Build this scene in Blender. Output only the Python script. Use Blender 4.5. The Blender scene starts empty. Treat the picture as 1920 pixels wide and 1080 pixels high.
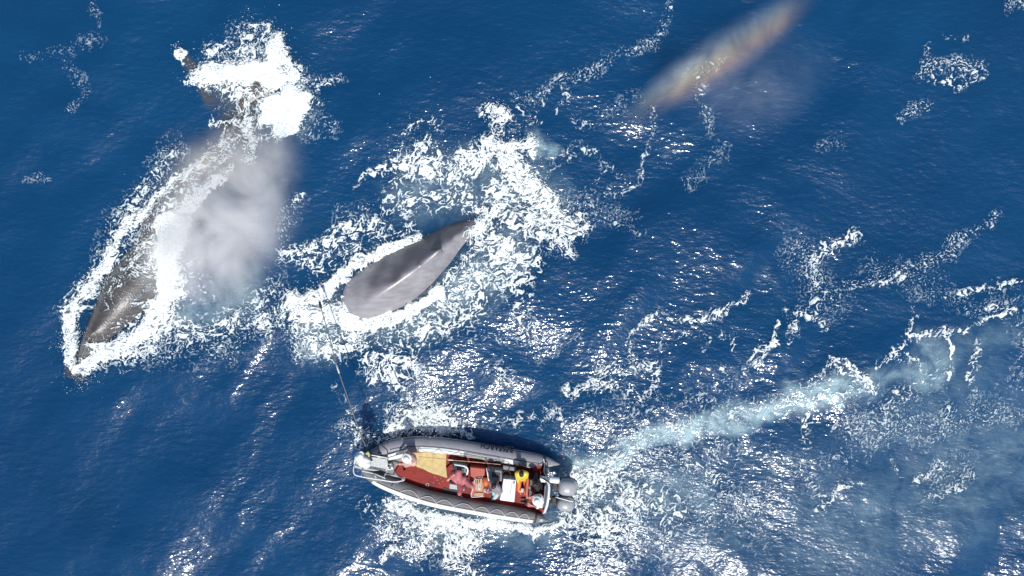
import bpy, bmesh, math, random
import numpy as np
from mathutils import Vector, Matrix

# ------------------------------------------------------------------ camera, sky, sun, exposure
S = bpy.context.scene
COL = S.collection
H = 29.867                                   # drone height; 1920 photo pixels span 38.4 m of sea
cam_d = bpy.data.cameras.new("camera"); cam_d.lens = 28; cam_d.sensor_width = 36
cam_d.clip_start = 0.1; cam_d.clip_end = 6000
cam = bpy.data.objects.new("camera", cam_d); COL.objects.link(cam)
cam.location = (0, 0, H)
S.camera = cam
SUN_ZEN = math.radians(31); SUN_AZ = math.radians(169)          # measured from +Y
sv = Vector((math.sin(SUN_AZ)*math.sin(SUN_ZEN), math.cos(SUN_AZ)*math.sin(SUN_ZEN), math.cos(SUN_ZEN)))
W = bpy.data.worlds.new("World"); S.world = W; W.use_nodes = True
wt = W.node_tree; bgn = wt.nodes["Background"]
sky = wt.nodes.new("ShaderNodeTexSky"); sky.sky_type = 'NISHITA'; sky.sun_disc = False
sky.sun_elevation = math.pi/2 - SUN_ZEN; sky.sun_rotation = SUN_AZ
wt.links.new(sky.outputs[0], bgn.inputs[0]); bgn.inputs[1].default_value = 0.12
sun_d = bpy.data.lights.new("sun", 'SUN'); sun_d.energy = 4.3; sun_d.angle = math.radians(0.5); sun_d.color = (1, .97, .92)
sun = bpy.data.objects.new("sun", sun_d); COL.objects.link(sun)
sun.rotation_euler = sv.to_track_quat('Z', 'Y').to_euler()
S.view_settings.view_transform = 'Standard'; S.view_settings.look = 'None'
S.view_settings.exposure = 0.0; S.view_settings.gamma = 1
S.view_settings.use_curve_mapping = False
S.render.engine = 'CYCLES'
S.cycles.max_bounces = 6; S.cycles.volume_bounces = 3; S.cycles.transparent_max_bounces = 12
S.cycles.volume_step_rate = 2.0; S.cycles.volume_max_steps = 64
S.cycles.use_denoising = True; S.cycles.denoiser = 'OPENIMAGEDENOISE'
rng = np.random.default_rng(7); random.seed(7)

# ------------------------------------------------------------------ helpers
def WP(px, py, z=0.0):
    """a point of the place seen at photo pixel (px, py), at height z"""
    k = 0.02*(H-z)/H
    return Vector(((px-960)*k, -(py-540)*k, z))

def mat(name, color, rough=.6, spec=.5, metal=0, noise=0, nscale=8, bump=0, bscale=40, coat=0, color2=None):
    m = bpy.data.materials.new(name); m.use_nodes = True
    nt = m.node_tree; b = nt.nodes["Principled BSDF"]
    b.inputs["Base Color"].default_value = (*color, 1)
    b.inputs["Roughness"].default_value = rough
    b.inputs["Specular IOR Level"].default_value = spec
    b.inputs["Metallic"].default_value = metal
    b.inputs["Coat Weight"].default_value = coat
    tc = nt.nodes.new("ShaderNodeTexCoord")
    if noise:
        n = nt.nodes.new("ShaderNodeTexNoise"); n.inputs["Scale"].default_value = nscale; n.inputs["Detail"].default_value = 6
        nt.links.new(tc.outputs["Object"], n.inputs["Vector"])
        mx = nt.nodes.new("ShaderNodeMix"); mx.data_type = 'RGBA'
        c2 = color2 or tuple(c*(1-noise) for c in color)
        mx.inputs["A"].default_value = (*c2, 1); mx.inputs["B"].default_value = (*color, 1)
        rp = nt.nodes.new("ShaderNodeMapRange"); rp.inputs["From Min"].default_value = .35; rp.inputs["From Max"].default_value = .65
        nt.links.new(n.outputs["Fac"], rp.inputs["Value"]); nt.links.new(rp.outputs[0], mx.inputs["Factor"])
        nt.links.new(mx.outputs["Result"], b.inputs["Base Color"])
    if bump:
        n2 = nt.nodes.new("ShaderNodeTexNoise"); n2.inputs["Scale"].default_value = bscale; n2.inputs["Detail"].default_value = 4
        nt.links.new(tc.outputs["Object"], n2.inputs["Vector"])
        bp = nt.nodes.new("ShaderNodeBump"); bp.inputs["Strength"].default_value = bump; bp.inputs["Distance"].default_value = .02
        nt.links.new(n2.outputs["Fac"], bp.inputs["Height"]); nt.links.new(bp.outputs[0], b.inputs["Normal"])
    return m

def tag(o, label=None, cat=None, group=None, kind=None):
    if label: o["label"] = label
    if cat: o["category"] = cat
    if group: o["group"] = group
    if kind: o["kind"] = kind
    return o

def mesh_np(name, co, quads, m, attrs=None, smooth=True, parent=None):
    me = bpy.data.meshes.new(name)
    me.vertices.add(len(co)); me.vertices.foreach_set("co", np.ascontiguousarray(co, dtype=np.float32).ravel())
    nq = len(quads); k = quads.shape[1]
    me.loops.add(nq*k); me.loops.foreach_set("vertex_index", np.ascontiguousarray(quads, dtype=np.int32).ravel())
    me.polygons.add(nq); me.polygons.foreach_set("loop_start", np.arange(0, nq*k, k, dtype=np.int32))
    me.polygons.foreach_set("use_smooth", np.full(nq, smooth, dtype=bool))
    for an, av in (attrs or {}).items():
        a = me.attributes.new(an, 'FLOAT', 'POINT'); a.data.foreach_set("value", np.ascontiguousarray(av, dtype=np.float32))
    me.update(calc_edges=True); me.materials.append(m)
    o = bpy.data.objects.new(name, me); COL.objects.link(o)
    if parent: o.parent = parent
    return o

# ---- noise on arrays
_T = {}
def perlin(x, y, seed=0):
    if seed not in _T:
        a = np.random.default_rng(seed+100).uniform(0, 2*np.pi, (256, 256)); _T[seed] = (np.cos(a).astype(np.float32), np.sin(a).astype(np.float32))
    gx, gy = _T[seed]
    xi = np.floor(x).astype(np.int32); yi = np.floor(y).astype(np.int32)
    fx = (x-xi).astype(np.float32); fy = (y-yi).astype(np.float32)
    u = fx*fx*fx*(fx*(fx*6-15)+10); v = fy*fy*fy*(fy*(fy*6-15)+10)
    def g(ix, iy, dx, dy):
        a = ix & 255; b = iy & 255
        return gx[a, b]*dx + gy[a, b]*dy
    n00 = g(xi, yi, fx, fy); n10 = g(xi+1, yi, fx-1, fy); n01 = g(xi, yi+1, fx, fy-1); n11 = g(xi+1, yi+1, fx-1, fy-1)
    a = n00+u*(n10-n00); b = n01+u*(n11-n01)
    return 1.5*(a+v*(b-a))
def worley(x, y, seed=0):
    k = ('w', seed)
    if k not in _T:
        r = np.random.default_rng(seed+500); _T[k] = (r.random((256, 256), dtype=np.float32), r.random((256, 256), dtype=np.float32))
    jx, jy = _T[k]
    xi = np.floor(x).astype(np.int32); yi = np.floor(y).astype(np.int32)
    fx = (x-xi).astype(np.float32); fy = (y-yi).astype(np.float32)
    f1 = np.full(x.shape, 9, np.float32); f2 = f1.copy()
    for dx in (-1, 0, 1):
        for dy in (-1, 0, 1):
            a = (xi+dx) & 255; b = (yi+dy) & 255
            d = np.sqrt((dx+jx[a, b]-fx)**2+(dy+jy[a, b]-fy)**2)
            f2 = np.minimum(f2, np.maximum(f1, d)); f1 = np.minimum(f1, d)
    return f1, f2
def equal(n):
    q = np.quantile(n[::max(1, len(n)//40000)], np.linspace(0, 1, 201))
    return np.interp(n, q, np.linspace(0, 1, 201)).astype(np.float32)

# ------------------------------------------------------------------ the sea surface
_wr = np.random.default_rng(11)
WAVES = []
def _band(n, l0, l1, slope, ang, spread):
    for i in range(n):
        lam = l0*(l1/l0)**_wr.random(); th = math.radians(ang+_wr.normal()*spread)
        k = 2*math.pi/lam
        WAVES.append((k*math.cos(th), k*math.sin(th), slope*math.sqrt(2/n)/k, _wr.random()*6.283))
# crests run from lower left to upper right, so the waves travel across that line
_band(10, 4.5, 11., .085, -58, 22)
_band(22, 1.5, 4.2, .100, -58, 38)
_band(30, .45, 1.4, .046, -60, 60)
def sea(x, y):
    xw = x+.5*perlin(x*.13, y*.13, 21)+.12*perlin(x*.7, y*.7, 22); yw = y+.5*perlin(x*.13, y*.13, 23)+.12*perlin(x*.7, y*.7, 24)
    z = np.zeros(x.shape, np.float32)
    for kx, ky, a, p in WAVES:
        z += a*np.sin(kx*xw+ky*yw+p)
    # groups: calmer and rougher patches
    g = .8+.5*perlin(x*.16, y*.16, 31)
    g = g*(.72+.40/(1+np.exp((y-1-.45*(x+4))*.22)))
    g = g*(1+.40*np.exp(-(((x-7)/8)**2+((y+8.5)/4.5)**2)))
    r2 = (x*x+y*y)/1600.0
    return z*g/(1+r2*r2*.05)

def seg_d(x, y, p, q):
    px, py = p; dx, dy = q[0]-px, q[1]-py
    L = dx*dx+dy*dy
    t = np.clip(((x-px)*dx+(y-py)*dy)/L, 0, 1) if L > 1e-9 else 0
    return np.hypot(x-px-t*dx, y-py-t*dy)
def chain(acc, x, y, pts, r, d, soft=.75, owner=None, oid=0):
    """lay a band of density d and radius r (photo pixels) along a line of points on the sea into acc"""
    w = [((a-960)*.02, -(b-540)*.02) for a, b in pts]
    if len(w) == 1: w = w*2
    for i in range(len(w)-1):
        r0 = (r[i] if isinstance(r, (list, tuple)) else r)*.02
        R = r0*1.5+.6
        x0, x1 = sorted((w[i][0], w[i+1][0])); y0, y1 = sorted((w[i][1], w[i+1][1]))
        ia = np.searchsorted(x[0], x0-R); ib = np.searchsorted(x[0], x1+R)
        ja = np.searchsorted(y[:, 0], y0-R); jb = np.searchsorted(y[:, 0], y1+R)
        if ib <= ia or jb <= ja: continue
        sl = (slice(ja, jb), slice(ia, ib))
        t = (1.25-seg_d(XW[sl] if XW is not None and XW.shape == x.shape else x[sl], YW[sl] if YW is not None and YW.shape == x.shape else y[sl], w[i], w[i+1])/r0)/soft
        v = np.clip(t, 0, 1); v = v*v*(3-2*v)*d
        if owner is not None:
            m = v > acc[sl]; owner[sl][m] = oid
        acc[sl] = np.maximum(acc[sl], v)
XW = YW = None

# ------------------------------------------------------------------ whales
def whale_material(name, c1, c2, rough, bump=.3):
    m = bpy.data.materials.new(name); m.use_nodes = True
    nt = m.node_tree; N = nt.nodes.new; L = nt.links.new; b = nt.nodes["Principled BSDF"]
    tc = N("ShaderNodeTexCoord")
    n = N("ShaderNodeTexNoise"); n.inputs["Scale"].default_value = 1.1; n.inputs["Detail"].default_value = 8; n.inputs["Roughness"].default_value = .62
    L(tc.outputs["Object"], n.inputs["Vector"])
    mp = N("ShaderNodeMapping"); mp.inputs["Rotation"].default_value = (0, 0, math.radians(-35)); mp.inputs["Scale"].default_value = (.5, 5, 3)
    L(tc.outputs["Object"], mp.inputs["Vector"])
    n2 = N("ShaderNodeTexNoise"); n2.inputs["Scale"].default_value = 1.5; n2.inputs["Detail"].default_value = 6
    L(mp.outputs[0], n2.inputs["Vector"])
    ad = N("ShaderNodeMath"); ad.operation = 'MULTIPLY_ADD'; ad.inputs[1].default_value = .5
    L(n.outputs["Fac"], ad.inputs[0]); 
    h = N("ShaderNodeMath"); h.operation = 'MULTIPLY'; h.inputs[1].default_value = .5; L(n2.outputs["Fac"], h.inputs[0]); L(h.outputs[0], ad.inputs[2])
    r = N("ShaderNodeMapRange"); r.inputs["From Min"].default_value = .38; r.inputs["From Max"].default_value = .62; L(ad.outputs[0], r.inputs["Value"])
    mx = N("ShaderNodeMix"); mx.data_type = 'RGBA'; mx.inputs["A"].default_value = (*c1, 1); mx.inputs["B"].default_value = (*c2, 1)
    L(r.outputs[0], mx.inputs["Factor"])
    # pale scratches and barnacle scars
    v = N("ShaderNodeTexVoronoi"); v.inputs["Scale"].default_value = 3.2; L(tc.outputs["Object"], v.inputs["Vector"])
    lt = N("ShaderNodeMath"); lt.operation = 'LESS_THAN'; lt.inputs[1].default_value = .07; L(v.outputs["Distance"], lt.inputs[0])
    lf = N("ShaderNodeMath"); lf.operation = 'MULTIPLY'; lf.inputs[1].default_value = .5; L(lt.outputs[0], lf.inputs[0])
    mx2 = N("ShaderNodeMix"); mx2.data_type = 'RGBA'; mx2.inputs["B"].default_value = (.35, .32, .30, 1)
    L(mx.outputs["Result"], mx2.inputs["A"]); L(lf.outputs[0], mx2.inputs["Factor"])
    sa_ = N("ShaderNodeAttribute"); sa_.attribute_name = "flank_shade"
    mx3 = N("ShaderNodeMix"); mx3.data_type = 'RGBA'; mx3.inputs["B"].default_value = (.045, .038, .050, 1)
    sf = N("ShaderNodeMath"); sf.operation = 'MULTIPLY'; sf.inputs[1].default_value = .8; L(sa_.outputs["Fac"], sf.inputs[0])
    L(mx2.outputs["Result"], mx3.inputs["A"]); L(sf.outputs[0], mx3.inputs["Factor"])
    L(mx3.outputs["Result"], b.inputs["Base Color"])
    b.inputs["Roughness"].default_value = rough; b.inputs["Specular IOR Level"].default_value = .5
    b.inputs["Coat Weight"].default_value = .5; b.inputs["Coat Roughness"].default_value = .32
    n3 = N("ShaderNodeTexNoise"); n3.inputs["Scale"].default_value = 14; n3.inputs["Detail"].default_value = 5; L(tc.outputs["Object"], n3.inputs["Vector"])
    bp = N("ShaderNodeBump"); bp.inputs["Strength"].default_value = bump; bp.inputs["Distance"].default_value = .04
    L(n3.outputs["Fac"], bp.inputs["Height"]); L(bp.outputs[0], b.inputs["Normal"]); L(bp.outputs[0], b.inputs["Coat Normal"])
    return m

def catmull(P, t):
    """P (n, k) at parameter t in [0, n-1]"""
    n = len(P); i = np.clip(np.floor(t).astype(int), 0, n-2); f = (t-i)[:, None]
    p0 = P[np.clip(i-1, 0, n-1)]; p1 = P[i]; p2 = P[i+1]; p3 = P[np.clip(i+2, 0, n-1)]
    return .5*((2*p1)+(-p0+p2)*f+(2*p0-5*p1+4*p2-p3)*f**2+(-p0+3*p1-3*p2+p3)*f**3)

def whale_body(name, stations, m, expo=2.0, fin=None, nose=None, skew=0):
    """loft one continuous body.  A station: px, py, z of the back, half width, half height (metres), backward sweep of the sides"""
    st = np.array(stations, float)
    P = np.array([[*WP(s[0], s[1], max(s[2], -1))[:2], *s[2:]] for s in st])
    n, m_ = 200, 72
    t = np.linspace(0, len(P)-1, n); Q = catmull(P, t)
    ctr = Q[:, :2]; zt = Q[:, 2]; hw = np.maximum(Q[:, 3], .02); hh = np.maximum(Q[:, 4], .02); sw = Q[:, 5]; ex = Q[:, 6]
    tan = np.gradient(ctr, axis=0); tan /= np.linalg.norm(tan, axis=1)[:, None]
    nor = np.stack([-tan[:, 1], tan[:, 0]], 1)
    a = np.linspace(0, 2*np.pi, m_, endpoint=False)
    ca, sa = np.cos(a), np.sin(a)
    co = np.zeros((n, m_, 3))
    for i in range(n):
        e = ex[i]
        lx = ca; lz = np.where(sa > 0, 1-np.abs(ca)**np.where(ca < 0, e, e if skew == 0 else e-skew), sa)
        lat = lx*hw[i]*np.where(lx > 0, 1-.45*skew, 1+.2*skew); z = zt[i]-hh[i]+lz*hh[i]
        back = sw[i]*np.abs(lx)**1.6
        co[i, :, :2] = ctr[i]+nor[i]*lat[:, None]+tan[i]*back[:, None]; co[i, :, 2] = z
    if fin:                                                      # the dorsal fin rises out of the same skin
        for i in range(n):
            for j in range(m_):
                if sa[j] > 0:
                    u = (t[i]-fin[0])/fin[1]; w = (ca[j]*hw[i]-fin[4])/fin[2]
                    if abs(w) < 2.5 and -1.2 < u < 1.2:
                        hgt = fin[3]*max(0, 1-abs(u+.25)**1.5 if u < -.25 else 1-((u+.25)/.55)**2)*math.exp(-w*w)
                        co[i, j, 2] += hgt; co[i, j, :2] += tan[i]*hgt*.7
    if nose:                                                     # blowhole ridge, nostrils and knobbly head
        for i in range(n):
            for j in range(m_):
                if sa[j] > .2:
                    l = ca[j]*hw[i]
                    u = t[i]-nose[0]
                    ridge_h = .20*math.exp(-(l/.16)**2)*math.exp(-(u/.34)**2)
                    slit = .30*math.exp(-((abs(l)-.085)/.04)**2)*math.exp(-(u/.16)**2)
                    keel = .06*math.exp(-(l/.06)**2)*(1 if u < -.2 else 0)
                    co[i, j, 2] += ridge_h-slit+keel
    idx = np.arange(n*m_).reshape(n, m_)
    q = np.stack([idx[:-1], idx[1:], np.roll(idx, -1, 1)[1:], np.roll(idx, -1, 1)[:-1]], -1).reshape(-1, 4)[:, ::-1]
    caps = []
    V = co.reshape(-1, 3)
    sd = np.zeros((n, m_))
    if skew:                                                     # shade painted into the skin colour of one flank, forebody to tail
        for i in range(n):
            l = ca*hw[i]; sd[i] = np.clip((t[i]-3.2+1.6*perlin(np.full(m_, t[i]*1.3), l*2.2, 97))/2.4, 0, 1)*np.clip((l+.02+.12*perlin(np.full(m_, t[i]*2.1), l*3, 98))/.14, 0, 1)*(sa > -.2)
    o = mesh_np(name, V, q, m, dict(flank_shade=sd.ravel()))
    bm = bmesh.new(); bm.from_mesh(o.data)
    bmesh.ops.holes_fill(bm, edges=[e for e in bm.edges if e.is_boundary], sides=0)
    bmesh.ops.recalc_face_normals(bm, faces=bm.faces)
    for f in bm.faces: f.smooth = True
    bm.to_mesh(o.data); bm.free()
    return o
wm1 = whale_material("brown grey wet whale skin", (.050, .042, .042), (.108, .094, .090), .42)
wm2 = whale_material("slate grey wet whale skin", (.215, .205, .222), (.33, .315, .33), .36, .12)
# px, py, top z, half width, half height, sweep, exponent
wh1 = whale_body("humpback_whale", [
    (132,712,-.16,.06,.10,0,2), (140,698,.03,.24,.25,0,2), (150,676,.12,.40,.5,0,2), (166,640,.30,.62,.7,0,2), (188,604,.42,.92,.9,0,2),
    (219,558,.56,1.30,1.1,0,2), (252,508,.44,1.45,1.2,0,2), (278,462,.26,1.42,1.2,0,2), (300,418,.42,1.25,1.15,0,2),
    (324,376,.30,.92,1.0,0,2), (352,338,.14,.70,.8,0,2), (388,298,.04,.50,.6,0,2), (424,254,-.02,.34,.45,0,2), (450,212,-.04,.27,.3,0,2),
    (456,190,.02,.50,.18,.05,2), (458,172,.06,1.5,.12,.25,2), (460,158,.07,2.4,.10,.6,2), (461,150,.05,1.9,.07,.45,2), (462,140,.02,.5,.04,.1,2)],
    wm1, nose=(3.2,), fin=(9.0,.55,.07,.30,.10))
tag(wh1, "long brownish grey humpback whale lying awash under foam with its blowholes open", "whale", "humpback whales at the surface")
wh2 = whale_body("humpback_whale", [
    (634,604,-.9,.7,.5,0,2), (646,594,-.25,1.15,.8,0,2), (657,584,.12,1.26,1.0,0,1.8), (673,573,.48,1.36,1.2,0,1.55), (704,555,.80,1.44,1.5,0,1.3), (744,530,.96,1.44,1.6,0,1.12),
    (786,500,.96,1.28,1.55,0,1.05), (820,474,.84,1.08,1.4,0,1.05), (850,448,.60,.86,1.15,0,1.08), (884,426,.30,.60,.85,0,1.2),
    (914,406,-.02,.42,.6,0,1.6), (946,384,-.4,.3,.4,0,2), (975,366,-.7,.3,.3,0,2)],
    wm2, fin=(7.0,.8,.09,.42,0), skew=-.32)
tag(wh2, "dark slate grey humpback whale arching its smooth back beside the tagging pole", "whale", "humpback whales at the surface")


def top_field(o, gx0, gy0, step, shape):
    """height of the whale's back over a grid"""
    n, m_ = 200, 72
    V = np.zeros(len(o.data.vertices)*3); o.data.vertices.foreach_get("co", V); V = V.reshape(-1, 3)[:n*m_].reshape(n, m_, 3)[:, :m_//2+1]
    out = np.full(shape, -9, np.float32)
    k = 8; f = np.linspace(0, 1, k)
    for a in f:
        for b in f:
            p = (V[:-1, :-1]*(1-a)*(1-b)+V[1:, :-1]*a*(1-b)+V[:-1, 1:]*(1-a)*b+V[1:, 1:]*a*b).reshape(-1, 3)
            i = np.rint((p[:, 0]-gx0)/step).astype(int); j = np.rint((p[:, 1]-gy0)/step).astype(int)
            ok = (i >= 0) & (i < shape[1]) & (j >= 0) & (j < shape[0])
            np.maximum.at(out, (j[ok], i[ok]), p[ok, 2])
    return out
# ------------------------------------------------------------------ sea mesh (one sheet out to the horizon)
def axis(half, step):
    a = np.arange(-half, half+1e-6, step)
    out = [half]; d = step
    while out[-1] < 2600:
        d *= 1.22; out.append(out[-1]+d)
    o = np.array(out[1:])
    return np.concatenate([-o[::-1], a, o])
gx, gy = axis(21.0, .06), axis(12.6, .06)
X, Y = np.meshgrid(gx, gy)
Z = sea(X, Y)
aer_sheen = np.zeros(X.shape, np.float32); deep = np.zeros(X.shape, np.float32); rip = np.zeros(X.shape, np.float32); brz = rip.copy()
# warped coordinates give the bands ragged edges
XW = X+.45*perlin(X*.5, Y*.5, 41)+.2*perlin(X*1.6, Y*1.6, 42)+.07*perlin(X*5, Y*5, 45)
YW = Y+.45*perlin(X*.5, Y*.5, 43)+.2*perlin(X*1.6, Y*1.6, 44)+.07*perlin(X*5, Y*5, 46)
# water full of fine bubbles (pale turquoise): the propeller wake and round the whales; also painted sheen at lower right
chain(aer_sheen, X, Y, [(1070,898),(1120,876),(1180,846),(1240,812),(1300,796)], [16,17,22,30], 1.0, 1.0)
chain(aer_sheen, X, Y, [(1300,796),(1400,782),(1500,750),(1600,722)], [30,30,28], .85, 1.15)
chain(aer_sheen, X, Y, [(1600,722),(1750,682)], [30], .46, 1.25); chain(aer_sheen, X, Y, [(1750,680),(1905,610)], [34], .16, 1.25)
chain(aer_sheen, X, Y, [(1080,900),(1180,930),(1300,930)], 60, .30, 1)
chain(aer_sheen, X, Y, [(300,600),(400,580),(470,545)], 46, .42, 1.2)
chain(aer_sheen, X, Y, [(440,560),(465,545)], 26, .42, 1.1)
chain(aer_sheen, X, Y, [(580,600),(600,650)], 42, .42, 1.1)
chain(aer_sheen, X, Y, [(640,600),(760,590),(880,540),(960,470)], 60, .36, 1)
chain(aer_sheen, X, Y, [(780,360),(900,330),(1010,380)], 70, .26, 1)
chain(aer_sheen, X, Y, [(1005,270),(1015,300)], 22, .6, 1)
chain(aer_sheen, X, Y, [(470,150),(540,205)], 60, .3, 1)
chain(aer_sheen, X, Y, [(760,960),(880,990),(1010,985)], 50, .3, 1)
chain(aer_sheen, X, Y, [(1740,660),(1735,700)], 45, .45, 1)
chain(aer_sheen, X, Y, [(1400,900),(1700,860)], 90, .06, 1)
chain(aer_sheen, X, Y, [(1560,1000),(1740,930),(1900,850)], 150, .19, 1.3); chain(aer_sheen, X, Y, [(1200,940),(1400,1010)], 90, .14, 1.3); chain(aer_sheen, X, Y, [(1650,820),(1850,700)], 80, .12, 1.3)  # pale tint standing in for the silvery sheen on the water here
# fine-ruffled skin of water round the surfacing whale and the boat
chain(rip, X, Y, [(330,330),(270,420),(200,560)], 60, .8, 1)
chain(rip, X, Y, [(330,640),(420,600),(520,520)], 60, 1, 1)
chain(rip, X, Y, [(560,380),(450,330)], 60, .5, 1)
chain(rip, X, Y, [(1120,900),(1250,930),(1350,960)], 110, 1, 1)
chain(rip, X, Y, [(740,1000),(860,1010)], 60, .8, 1)
chain(brz, X, Y, [(1780,880),(1720,1000),(1500,1060)], 220, 1.0, 1.4); chain(brz, X, Y, [(1250,920),(1350,1000),(1250,1070)], 130, .75, 1.3); chain(brz, X, Y, [(700,900),(500,1000)], 190, .35, 1.3); chain(brz, X, Y, [(1750,620),(1900,700)], 120, .45, 1.4); chain(brz, X, Y, [(430,450)], 130, .6, 1.4)
# dark flesh just under the surface: snout and tail stock of the near whale, head and tail of the other
chain(deep, X, Y, [(138,700),(150,680)], [17], .9, .8)
chain(deep, X, Y, [(440,240),(470,190)], 30, .8, .8)
chain(deep, X, Y, [(345,110),(365,130),(410,180),(440,200)], [10,16,24], .6, .8)
chain(deep, X, Y, [(350,112),(372,140),(395,172)], [11,15,20], .95, .7)
chain(deep, X, Y, [(525,165),(500,190)], 26, .7, .8)
chain(deep, X, Y, [(350,300),(330,400)], 60, .35, 1.1)
chain(deep, X, Y, [(450,470),(430,560)], 50, .3, 1.2)
chain(deep, X, Y, [(900,420),(935,395)], 14, .8, .9)
chain(deep, X, Y, [(590,640),(575,655)], 26, .45, 1.1)
nx, ny = len(gx), len(gy)
idx = np.arange(nx*ny).reshape(ny, nx)
quads = np.stack([idx[:-1, :-1], idx[:-1, 1:], idx[1:, 1:], idx[1:, :-1]], -1).reshape(-1, 4)

def sea_material():
    m = bpy.data.materials.new("sea water"); m.use_nodes = True
    nt = m.node_tree; N = nt.nodes.new; L = nt.links.new; b = nt.nodes["Principled BSDF"]
    tc = N("ShaderNodeTexCoord")
    def attr(n):
        a = N("ShaderNodeAttribute"); a.attribute_name = n; return a.outputs["Fac"]
    def noise(scale, detail, stretch=None, rough=.55, dist=0):
        n = N("ShaderNodeTexNoise"); n.inputs["Scale"].default_value = scale; n.inputs["Detail"].default_value = detail
        n.inputs["Roughness"].default_value = rough; n.inputs["Distortion"].default_value = dist
        if stretch:
            mp = N("ShaderNodeMapping"); mp.inputs["Rotation"].default_value = (0, 0, math.radians(stretch[0])); mp.inputs["Scale"].default_value = stretch[1]
            L(tc.outputs["Object"], mp.inputs["Vector"]); L(mp.outputs[0], n.inputs["Vector"])
        else: L(tc.outputs["Object"], n.inputs["Vector"])
        return n.outputs["Fac"]
    def mth(op, a, c):
        n = N("ShaderNodeMath"); n.operation = op
        for i, v in enumerate((a, c)):
            if isinstance(v, (int, float)): n.inputs[i].default_value = v
            else: L(v, n.inputs[i])
        return n.outputs[0]
    def mixc(f, a, c):
        n = N("ShaderNodeMix"); n.data_type = 'RGBA'
        if isinstance(f, (int, float)): n.inputs["Factor"].default_value = f
        else: L(f, n.inputs["Factor"])
        for k, v in (("A", a), ("B", c)):
            if isinstance(v, tuple): n.inputs[k].default_value = (*v, 1)
            else: L(v, n.inputs[k])
        return n.outputs["Result"]
    big = noise(.075, 4, None, .6)
    base = mixc(big, (.0010, .026, .082), (.0018, .057, .152))
    cl = noise(1.3, 8, None, .68, .6)                                   # cloudy bubbles
    aer_f = mth('MULTIPLY', attr("aerated_sheen"), mth('MAXIMUM', mth('ADD', mth('MULTIPLY', cl, 3.6), -1.0), .12))
    base = mixc(mth('MINIMUM', aer_f, 1.0), base, (.36, .52, .56))
    base = mixc(mth('MULTIPLY', attr("flesh_below"), .8), base, (.075, .074, .076))
    L(base, b.inputs["Base Color"])
    L(mth("MULTIPLY_ADD", attr("breeze"), .17), b.inputs["Roughness"]); b.inputs["Roughness"].links[0].from_node.inputs[2].default_value = .11
    b.inputs["IOR"].default_value = 1.333
    b.subsurface_method = 'BURLEY'; b.inputs["Subsurface Weight"].default_value = .75; b.inputs["Subsurface Radius"].default_value = (.25, .7, 1.0); b.inputs["Subsurface Scale"].default_value = 1.3
    b.inputs["Coat Weight"].default_value = .6; b.inputs["Coat IOR"].default_value = 1.33; b.inputs["Coat Roughness"].default_value = .34
    b.inputs["Specular IOR Level"].default_value = .5
    # small wind waves and capillaries the mesh is too coarse for
    patch = noise(.35, 2)
    h1 = noise(2.4, 2, (35, (1, 2.2, 1)))
    h2 = noise(8, 1.5, (35, (1, 1.7, 1)))
    rp = attr("ruffled")
    h3 = noise(15, 1.5)
    h = mth('ADD', mth('MULTIPLY', h1, .047), mth('MULTIPLY', mth('MULTIPLY', h2, mth('MULTIPLY', patch, 2.0)), .010))
    h = mth('ADD', h, mth('MULTIPLY', mth('MULTIPLY', h3, rp), .009))
    bp = N("ShaderNodeBump"); bp.inputs["Strength"].default_value = 1; bp.inputs["Distance"].default_value = 1
    L(h, bp.inputs["Height"]); L(bp.outputs[0], b.inputs["Normal"]); L(bp.outputs[0], b.inputs["Coat Normal"])
    return m
sea_o = mesh_np("sea", np.stack([X, Y, Z], -1).reshape(-1, 3), quads, sea_material(),
                dict(aerated_sheen=aer_sheen.ravel(), flesh_below=deep.ravel(), ruffled=rip.ravel(), breeze=brz.ravel()))
tag(sea_o, "deep blue choppy open sea with pale bubbly wakes", None, None, "structure")

# ------------------------------------------------------------------ foam
fx = np.arange(-20.2, 20.2, .016); fy = np.arange(-11.7, 11.7, .016)
FX, FY = np.meshgrid(fx.astype(np.float32), fy.astype(np.float32))
def wx(x, y, a): return x+a*(.30*perlin(x*.6, y*.6, 51)+.16*perlin(x*1.9, y*1.9, 52)+.07*perlin(x*5.5, y*5.5, 53))
def wy(x, y, a): return y+a*(.30*perlin(x*.6, y*.6, 54)+.16*perlin(x*1.9, y*1.9, 55)+.07*perlin(x*5.5, y*5.5, 56))
XW, YW = wx(FX, FY, 1), wy(FX, FY, 1)
lace = np.zeros(FX.shape, np.float32); churn = lace.copy(); speck = lace.copy()
oid = np.zeros(FX.shape, np.int8)
def own(before, after, i):
    oid[after > before] = i
class layer:
    def __init__(s, i): s.i = i
    def lace(s, pts, r, d, soft=1.15): s._(lace, pts, r, d, soft)
    def churn(s, pts, r, d, soft=.9): s._(churn, pts, r, d, soft)
    def speck(s, pts, r, d, soft=.9): s._(speck, pts, r, d, soft)
    def _(s, acc, pts, r, d, soft):
        chain(acc, FX, FY, pts, r, d, soft, oid, s.i)
FOAM = {}
def foam_group(i, label):
    FOAM[i] = label; return layer(i)

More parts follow.
